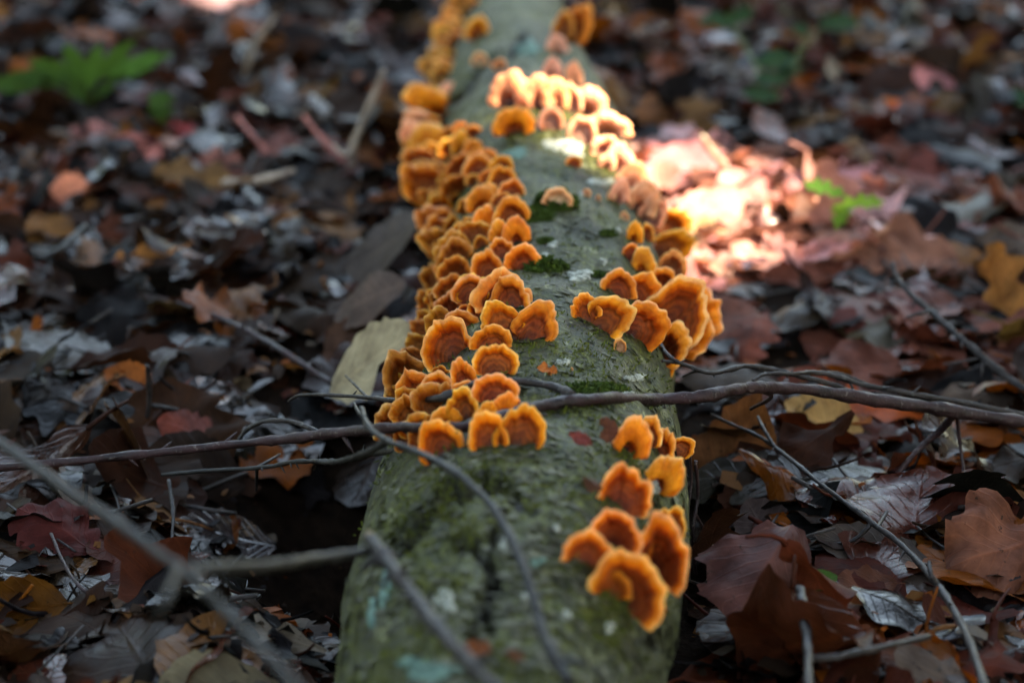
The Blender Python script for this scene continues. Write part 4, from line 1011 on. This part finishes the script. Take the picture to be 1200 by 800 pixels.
twig('thin_branch', [(834, 486, .030), (860, 498, .030), (892, 512, .030), (925, 535, .030), (965, 567, .030), (1010, 600, .030), (1055, 635, .030), (1085, 668, .032), (1112, 705, .036), (1135, 750, .042), (1158, 815, .050)], .0008, .0018, M_TWIGB, 'thin grey branch slanting down over the litter beside the log',
     [([(905, 522, .03), (895, 503, .034), (888, 488, .034)], .0011, .0008), ([(1030, 612, .03), (1000, 634, .02), (960, 639, .015), (925, 652, .012)], .0012, .0007), ([(1020, 625, .025), (1038, 600, .02), (1053, 574, .018)], .0010, .0006), ([(1095, 684, .033), (1090, 672, .038), (1089, 658, .04)], .0013, .0009)], n=80)
twig('forked_branch', [(-60, 478, .172), (60, 560, .172), (130, 608, .172), (190, 650, .171), (240, 692, .170), (300, 752, .168), (350, 808, .166), (400, 870, .165)], .0017, .0014, M_TWIGF, 'blurred grey forked branch held above the litter, its arm ending at the log',
     [([(215, 670, .171), (245, 664, .166), (310, 662, .150), (370, 654, .135), (436, 645, .124)], .0018, .0019), ([(205, 665, .171), (190, 705, .19), (172, 760, .16), (160, 830, .13)], .0012, .0009)], n=80)
twig('broken_stick', [(433, 630, .126), (455, 658, .128), (490, 704, .130), (530, 752, .132), (590, 815, .135)], .0027, .0022, M_TWIGB, 'blurred dark stick with a broken pale end leaning over the near log', n=40, cut=True)
twig('arching_twig', [(424, 478, .112), (432, 500, .118), (455, 519, .125), (490, 532, .128), (530, 552, .132), (567, 582, .133), (594, 620, .131), (610, 655, .128), (622, 690, .124), (632, 725, .120), (645, 760, .118), (668, 800, .114)], .0011, .0022, M_TWIGG, 'grey twig arching over the near end of the log',
     [([(455, 519, .125), (438, 528, .115), (415, 536, .10), (390, 542, .085), (370, 540, .08)], .0018, .0010), ([(430, 492, .115), (420, 482, .10), (415, 472, .09)], .0012, .0006)], n=80)
twig('hooked_twig', [(278, 517, .040), (290, 503, .046), (310, 494, .052), (335, 493, .056), (360, 501, .056), (375, 508, .055)], .0011, .0013, M_TWIGB, 'hooked dark twig arching beside the long branch', n=30)
twig('low_twig', [(190, 556, .02), (250, 551, .028), (300, 548, .034), (345, 541, .045), (372, 540, .05), (400, 541, .06), (440, 531, .075), (470, 528, .085)], .0010, .0014, M_TWIGG, 'grey green low twig under the long branch reaching the log', [([(300, 548, .034), (318, 538, .03), (328, 532, .025)], .0009, .0005), ([(310, 545, .034), (303, 565, .02), (300, 575, .01)], .0009, .0005)], n=50)
twig('upright_stub', [(172, 497, .0), (175, 462, .022), (172, 428, .044)], .0016, .0012, M_TWIGB, 'short dark stub standing upright by the orange rolled leaf', n=20)
twig('curly_stem', [(60, 625, .02), (75, 660, .02), (95, 688, .02), (130, 710, .018), (160, 716, .015)], .0008, .0008, M_TWIG, 'thin brown curly stem over dark wet leaves', n=30)
twig('straight_twig', [(198, 562, .02), (203, 600, .012), (201, 640, .004)], .0011, .0007, M_TWIGB, 'thin drooping stem near the purplish wet leaf', n=20)
twig('hair_stem', [(1105, 688, .005), (1125, 683, .012), (1148, 668, .015)], .0004, .0004, M_TWIGP, 'hair-thin pale stem in a dark gap of the litter', n=20)
twig('dark_twig', [(945, 772, .05), (985, 768, .052), (1035, 757, .05), (1090, 745, .045)], .0016, .0012, M_TWIGB, 'dark twig over the rust brown leaf', n=30)
twig('dark_twig', [(938, 690, .05), (945, 740, .055), (948, 810, .065)], .0020, .0016, M_TWIGB, 'upright dark blurred twig among near leaves', n=24)
twig('litter_twig', [(20, 300, .0), (110, 340, .012), (190, 352, .018), (270, 380, .018), (330, 412, .016), (390, 450, .012)], .0013, .0018, M_TWIG, 'brown twig half buried, pointing at the straw coloured leaf', n=40)
twig('litter_twig', [(40, 305, .02), (70, 290, .022), (100, 265, .022)], .0022, .0020, M_TWIGG, 'short teal grey twig piece beside the amber leaf', n=16)
twig('pale_twig', [(413, 196, .0), (414, 175, .015), (424, 150, .035), (436, 120, .06), (450, 82, .09)], .0040, .0020, M_TWIGP, 'pale twig standing up behind the red twigs', [([(414, 175, .015), (404, 182, .012), (390, 170, .02)], .0022, .0012)], n=30)
twig('red_twig', [(408, 194, .0), (385, 172, .015), (368, 152, .028), (356, 136, .038)], .0024, .0016, M_TWIGR, 'reddish twig leaning against the pale upright twig', n=20)
twig('red_twig', [(315, 180, .0), (298, 160, .015), (278, 136, .028)], .0022, .0016, M_TWIGR, 'crimson twig stub by itself in the far litter', n=20)
twig('pale_twig', [(288, 88, .0), (296, 60, .03), (322, 20, .07)], .0036, .0020, M_TWIGP, 'pale bent twig far behind the crimson stub', n=20)
twig('pale_twig', [(262, 214, .005), (305, 210, .012), (345, 200, .015)], .0032, .0022, M_TWIGP, 'pale twig lying flat in front of the crimson stub', n=20)
twig('pale_twig', [(822, 160, .05), (836, 178, .035), (852, 200, .01)], .0030, .0030, M_TWIGP, 'sunlit pale twig sticking up over the pink leaves', n=20)
twig('root_strand', [(815, 540, .05), (818, 580, .03), (812, 630, .01), (818, 690, -.02)], .0010, .0008, M_TWIG, 'reddish root strand hanging down along the log', [([(816, 600, .025), (826, 620, .01), (842, 650, -.01)], .0006, .0004)], n=30)
twig('root_strand', [(806, 520, .06), (811, 560, .04), (806, 610, .02), (808, 680, -.01)], .0008, .0006, M_TWIG, 'second thin root strand hanging close against the log', n=30)
twig('root_strand', [(822, 690, -.01), (838, 660, .0), (832, 620, .012)], .0005, .0004, M_TWIGP, 'pale hair root curling in the gap beside the log', n=20)
# small twig bits scattered in the litter
g = np.random.default_rng(44); V, Q, o = [], [], 0
for _ in range(520):
    y = .65 + 1.9 * g.random(); x = g.uniform(-1, 1) * (.27 * y + .06)
    if on_log(x, y, -.02) or in_pit(x, y): continue
    a, L = g.uniform(0, 6.28), g.uniform(.02, .09)
    t = np.linspace(-.5, .5, 6)[:, None]; d = np.array([math.cos(a), math.sin(a), g.normal(0, .2)])
    pts = np.array([x, y, 0]) + d * L * t + np.array([-d[1], d[0], 0]) * L * g.normal(0, .15) * t ** 2
    h, _, _ = Hat(pts[:, 0], pts[:, 1]); pts[:, 2] += np.median(h) + .003
    v, q = tube(pts, np.full(6, g.uniform(.0005, .0014)), 6, .2); V.append(v); Q.append(q + o); o += len(v)
tag(link('twig_bits', mesh_np('twig_bits', np.vstack(V), np.vstack(Q), M_TWIGB)), 'short broken twig bits scattered through the leaf litter', 'twig bits', kind='stuff')

# ------------------------------------------------------------------ living plants
def sprig(base, leaves, label, stemcol=M_GREEN, rs=.0009):
    b = P(*base); b[2] = float(Hat(np.array([b[0]]), np.array([b[1]]))[0][0]) - .004
    r = empty('green_seedling', b)
    tips = []
    for k, (px, py, z, lpx, az, ta, kind, colr) in enumerate(leaves):
        g = np.random.default_rng(int(px * 7 + py)); c = P(px, py, (b[2] + .012 if z is None else z)); L = lpx / F * depth(c)
        V, Q, UV, _ = leaf_geo(kind, L, g, 1.1, fold=.12, bend=-4, roll=4, crump=.02)
        V = V * [1, 1, 1]; V = tilt(rotz(V, rad(az)), (1, 0, 0), ta); 
        foot = V[np.argmin(np.abs(UV[:, 1]) + np.abs(UV[:, 0]))] + c
        link('leaf', mesh_np('leaf', V + c - b, Q, M_GREEN, np.tile(np.r_[np.array(colr) * g.uniform(.85, 1.15), -.3], (len(V), 1)), UV), r)
        pts = crom([b, (b + foot) / 2 + [0, 0, .006], foot], 8)
        v, q = tube(pts, np.linspace(rs * 1.3, rs * .8, 8), 6)
        link('stem', mesh_np('stem', v - b, q, M_GREEN, np.tile((.10, .14, .03, .3), (len(v), 1)), np.tile((.5, 0), (len(v), 1))), r)
    tag(r, label, 'seedling', 'green seedlings')
G1, G2, G3 = (.035, .095, .012), (.020, .055, .008), (.008, .038, .018)
sprig((990, 262, 0), [(1008, 238, .045, 62, -80, .35, 'oak', (.20, .36, .035)), (968, 222, .050, 58, 60, .45, 'oak', (.04, .12, .014)), (985, 252, .035, 46, -20, .5, 'oak', (.10, .22, .02))], 'bright green seedling with lobed leaves beyond the sunlit patch')
sprig((100, 120, 0), [(40, 92, .045, 70, 80, .8, 'lance', G2), (136, 70, .06, 64, -40, 1.0, 'lance', G1), (88, 74, .06, 60, 30, 1.0, 'lance', G1), (178, 68, .06, 50, -75, .9, 'lance', G1), (62, 82, .05, 66, 68, .9, 'lance', G1), (110, 78, .06, 60, -12, 1.0, 'lance', G1), (160, 78, .055, 66, -66, 1.0, 'lance', (.05, .14, .025)), (14, 99, .04, 80, 95, .8, 'lance', G2), (84, 100, .04, 56, 40, .9, 'lance', G2), (130, 100, .04, 48, -50, .9, 'lance', G2)], 'leafy green sprig rising from the far litter')
sprig((190, 150, 0), [(190, 124, .04, 42, 0, .8, 'oval', G2), (184, 118, .05, 30, 50, .6, 'oval', G2)], 'single dull green round leaf behind the reddish leaves')
sprig((905, 135, 0), [(868, 18, .05, 34, -60, .7, 'oval', G3), (838, 26, .05, 44, 80, .4, 'oval', G3), (938, 35, .05, 26, 30, .5, 'oval', G3), (985, 28, .05, 50, -75, .4, 'oval', G3), (912, 72, .05, 52, -80, .4, 'oval', G3), (900, 94, .04, 40, 80, .4, 'oval', G3), (890, 112, .03, 44, 75, .4, 'oval', G3), (925, 86, .04, 36, -60, .4, 'oval', G3)], 'tall blurred seedling with narrow blue green leaves')
sprig((948, 705, .0), [(962, 680, .035, 46, -65, .35, 'oval', (.022, .075, .010)), (938, 686, .03, 22, 60, .35, 'oval', (.02, .07, .02))], 'tiny green shoot with two leaves beside the folded purplish leaf')
sprig((1141, 584, .02), [(1143, 574, None, 26, 0, 1.1, 'oval', (.15, .20, .02)), (1136, 580, None, 20, 30, .9, 'oval', (.15, .20, .02))], 'tiny yellow green leaf pair under the branch fork')
sprig((1195, 125, 0), [(1190, 113, .03, 40, 70, .4, 'oval', G3), (1210, 118, .03, 40, -70, .4, 'oval', G3)], 'small blurred green seedling on the far dark litter')

# ------------------------------------------------------------------ unseen trees added round the log; crowns shaped to block sun and sky
HOLES = [(605, 122, None, .004), (648, 118, None, .014), (690, 145, None, .030), (715, 170, None, .036), (738, 205, None, .044), (756, 238, None, .036), (768, 258, None, .018)]  # gaps cut in the crowns so sun reaches chosen spots
HOLES += [(x, y, .012, r) for x, y, r in ((765, 172, .036), (802, 176, .042), (780, 200, .052), (828, 198, .046), (866, 205, .034), (790, 228, .054), (842, 226, .042), (800, 254, .048), (832, 262, .030), (800, 285, .034), (872, 236, .02))]
HOLES += [(660, 172, None, .006), (240, -18, .02, .05), (185, -18, .02, .025), (1085, 97, .03, .012)]
HP = [((log_near(px, py)[0] + [0, 0, .012] if z is None else P(px, py, z)), r) for px, py, z, r in HOLES]
E1 = np.cross(SDIR, [0, 0, 1]); E1 /= np.linalg.norm(E1); E2 = np.cross(E1, SDIR)
def leafcard(c, n, s, g):
    """six-sided leaf blade"""
    u = np.cross(n, g.normal(0, 1, 3)); u /= np.linalg.norm(u); v = np.cross(n, u)
    pr = [(-1, 0), (-.35, .5), (.4, .45), (1, 0), (.4, -.45), (-.35, -.5)]
    P_ = [c + u * a * s + v * b * s + n * (.12 * s * abs(b)) for a, b in pr]
    return P_, [(0, 1, 2, 3), (0, 3, 4, 5)]
def make_tree(name, base, height, tr, blobs, label, seed, holes=True, leaf=.085, cover=None):
    g = np.random.default_rng(seed); b = np.array(base, float)
    root = empty(name, b)
    ts = np.linspace(0, 1, 24)[:, None]
    pts = b + np.array([0, 0, height]) * ts + np.array([g.normal(0, .15), g.normal(0, .15), 0]) * np.sin(ts * 3)
    rr = tr * (1 - .75 * ts[:, 0]) + tr * .5 * np.exp(-ts[:, 0] * height / .35)
    v, q = tube(pts, rr, 16, .06, seed); link('trunk', mesh_np('trunk', v - b, q, M_TRUNK), root)
    V, Q = [], []
    for (cx, cy, cz, rx, rz, nleaf) in blobs:
        c = np.array([cx, cy, cz])
        k = np.argmin(np.abs(pts[:, 2] - max(cz - .6, height * .35)))
        lim = crom([pts[k], (pts[k] + c) / 2 + [0, 0, .25], c], 14)
        if holes:
            lim = crom([pts[k], (pts[k] + c) / 2 + [0, 0, .25], c], 60)
            bad = [any(math.hypot((p_ - hp) @ E1, (p_ - hp) @ E2) < hr + .07 for hp, hr in HP) for p_ in lim]
            if any(bad): lim = lim[:max(4, bad.index(True) - 1)]
            lim = lim[np.linspace(0, len(lim) - 1, 14).round().astype(int)]
        v, q = tube(lim, np.linspace(tr * .38, .012, 14), 8, .1); link('limb', mesh_np('limb', v - b, q, M_TRUNK), root)
        d = g.normal(0, 1, (nleaf, 3)); d /= np.linalg.norm(d, axis=1)[:, None]
        p = c + d * (g.random(nleaf) ** .4)[:, None] * [rx, rx, rz]
        for pp in p:
            if holes:
                sk = False
                for hp, hr in HP:
                    e = pp - hp; 
                    if math.hypot(e @ E1, e @ E2) < hr + .068: sk = True; break
                if sk: continue
            nn = np.array([g.normal(0, .5), g.normal(0, .5), 1.]); nn /= np.linalg.norm(nn)
            a, qq = leafcard(pp, nn, leaf * g.uniform(.7, 1.25), g); o = len(V); V += a; Q += [tuple(o + t for t in f) for f in qq]
    if cover is not None:                                                # leaf layers added to shut out the sun except at the gaps
        for lay_ in range(4):
            for u_ in np.arange(-2.0, 2.0, .085):
                for v_ in np.arange(-1.9, 1.9, .085):
                    pp = cover + E1 * (u_ + g.normal(0, .02)) + E2 * (v_ + g.normal(0, .02)) + SDIR * g.normal(0, .12) + SDIR * .25 * (lay_ - 1.5)
                    if any(math.hypot((pp - hp) @ E1, (pp - hp) @ E2) < hr + .068 for hp, hr in HP): continue
                    nn = SDIR + g.normal(0, .35, 3); nn /= np.linalg.norm(nn)
                    a, qq = leafcard(pp, nn, leaf * g.uniform(1.0, 1.3), g); o = len(V); V += a; Q += [tuple(o + t for t in f) for f in qq]
    link('crown', mesh_np('crown', np.array(V) - b, np.array(Q), M_CROWN, smooth=False), root)
    tag(root, label, 'tree', 'unseen shade trees round the log')
SC = np.array([0.05, 1.7, 0]) + SDIR * 4.6
tb = SC + [2.0, -.3, 0]; tb[2] = -.06
make_tree('shade_tree', tb, 7.0, .16, [(SC[0], SC[1] - .3, SC[2], 1.25, .55, 5200), (SC[0] + .9, SC[1] + .4, SC[2] + .2, 1.1, .6, 3200), (SC[0] - .9, SC[1] + .3, SC[2], 1.0, .5, 3600), (SC[0], SC[1] + 1.2, SC[2] + .1, 1.2, .55, 4200), (SC[0] + .1, SC[1] - 1.3, SC[2] + .1, 1.1, .5, 3600), (SC[0] + .2, SC[1] + 2.2, SC[2] + .1, 1.1, .5, 2600)],
          'unseen grey trunked beech tree added so its crown shades the log', 61, cover=SC)
make_tree('shade_tree', (-3.4, 2.2, -.06), 7.5, .18, [(-3.0, 2.0, 4.6, 1.5, .8, 2200), (-2.3, 1.0, 4.3, 1.3, .6, 2200), (-3.8, 3.2, 5.2, 1.5, .8, 1800), (-1.3, .2, 4.6, 1.2, .5, 2200)], 'unseen leaning beech tree added to shade the log from the side', 62)
make_tree('shade_tree', (2.6, -1.8, -.06), 7.5, .17, [(1.6, -.9, 4.4, 1.4, .7, 2400), (.2, -1.0, 4.5, 1.3, .6, 2400), (3., -2.1, 5.0, 1.5, .8, 1800), (1.2, -2.4, 4.8, 1.4, .6, 1800)], 'unseen beech tree added behind the viewpoint to block sky light', 63)
make_tree('shade_tree', (-2.6, -2.2, -.06), 8.0, .18, [(-.3, .6, 4.6, 1.5, .6, 3000), (.6, -.6, 4.4, 1.5, .6, 3000), (-1.2, -.8, 4.5, 1.5, .7, 3000), (-.6, 1.5, 5.0, 1.4, .6, 2400), (-2.2, -2.2, 5.4, 1.6, .8, 2000)], 'unseen tall beech tree added to block the overhead sky', 64)
# unseen shrubs added to block low sky light
def make_shrub():
    g = np.random.default_rng(70); root = empty('sky_block_shrub', (0, 0, 0)); V, Q = [], []
    for k in range(7):
        a = g.uniform(0, 6.28); tip = np.array([math.cos(a) * g.uniform(.2, .9), math.sin(a) * g.uniform(.2, .9), g.uniform(1.4, 2.6)])
        v, q = tube(crom([np.zeros(3) + [0, 0, -.1], tip * [.3, .3, .5], tip], 10), np.linspace(.03, .008, 10), 7, .1); link('stem', mesh_np('stem', v, q, M_TRUNK), root)
    for k in range(5200):
        d = g.normal(0, 1, 3); d /= np.linalg.norm(d); c = np.array([0, 0, 1.35]) + d * g.random() ** .35 * np.array([1.3, 1.3, 1.4]) * (1 + .25 * math.sin(3 * d[0] + 5 * d[2]))
        nn = d * .6 + g.normal(0, .5, 3); nn /= np.linalg.norm(nn)
        a, qq = leafcard(c, nn, .075, g); o = len(V); V += a; Q += [tuple(o + t for t in f) for f in qq]
    link('foliage', mesh_np('foliage', np.array(V), np.array(Q), M_CROWN, smooth=False), root)
    return root
proto = make_shrub()
N_SH = 15
for k in range(N_SH):
    a = 2 * math.pi * (k + .3 * math.sin(k * 5.1)) / N_SH; R = 5.2 + .7 * math.sin(k * 2.7)
    low = 50 < math.degrees(a) < 130                                       # lower shrubs here trim the sky glints from behind
    if low: R += 1.0
    r = proto
    if k:
        r = proto.copy(); COL.objects.link(r)
        for ch in proto.children:
            c = ch.copy(); COL.objects.link(c); c.parent = r
    r.location = (math.cos(a) * R, 1.4 + math.sin(a) * R, -.06); r.rotation_euler.z = k * 1.7; r.scale = (1, 1, (.80 + .1 * math.sin(k * 7.1)) if low else 1 + .25 * math.sin(k * 3.3))
    tag(r, ('unseen low dark green shrub added behind the log to trim sky glints' if low else 'unseen dense dark green shrub added to block low sky light'), 'shrub', 'unseen sky-blocking shrubs')
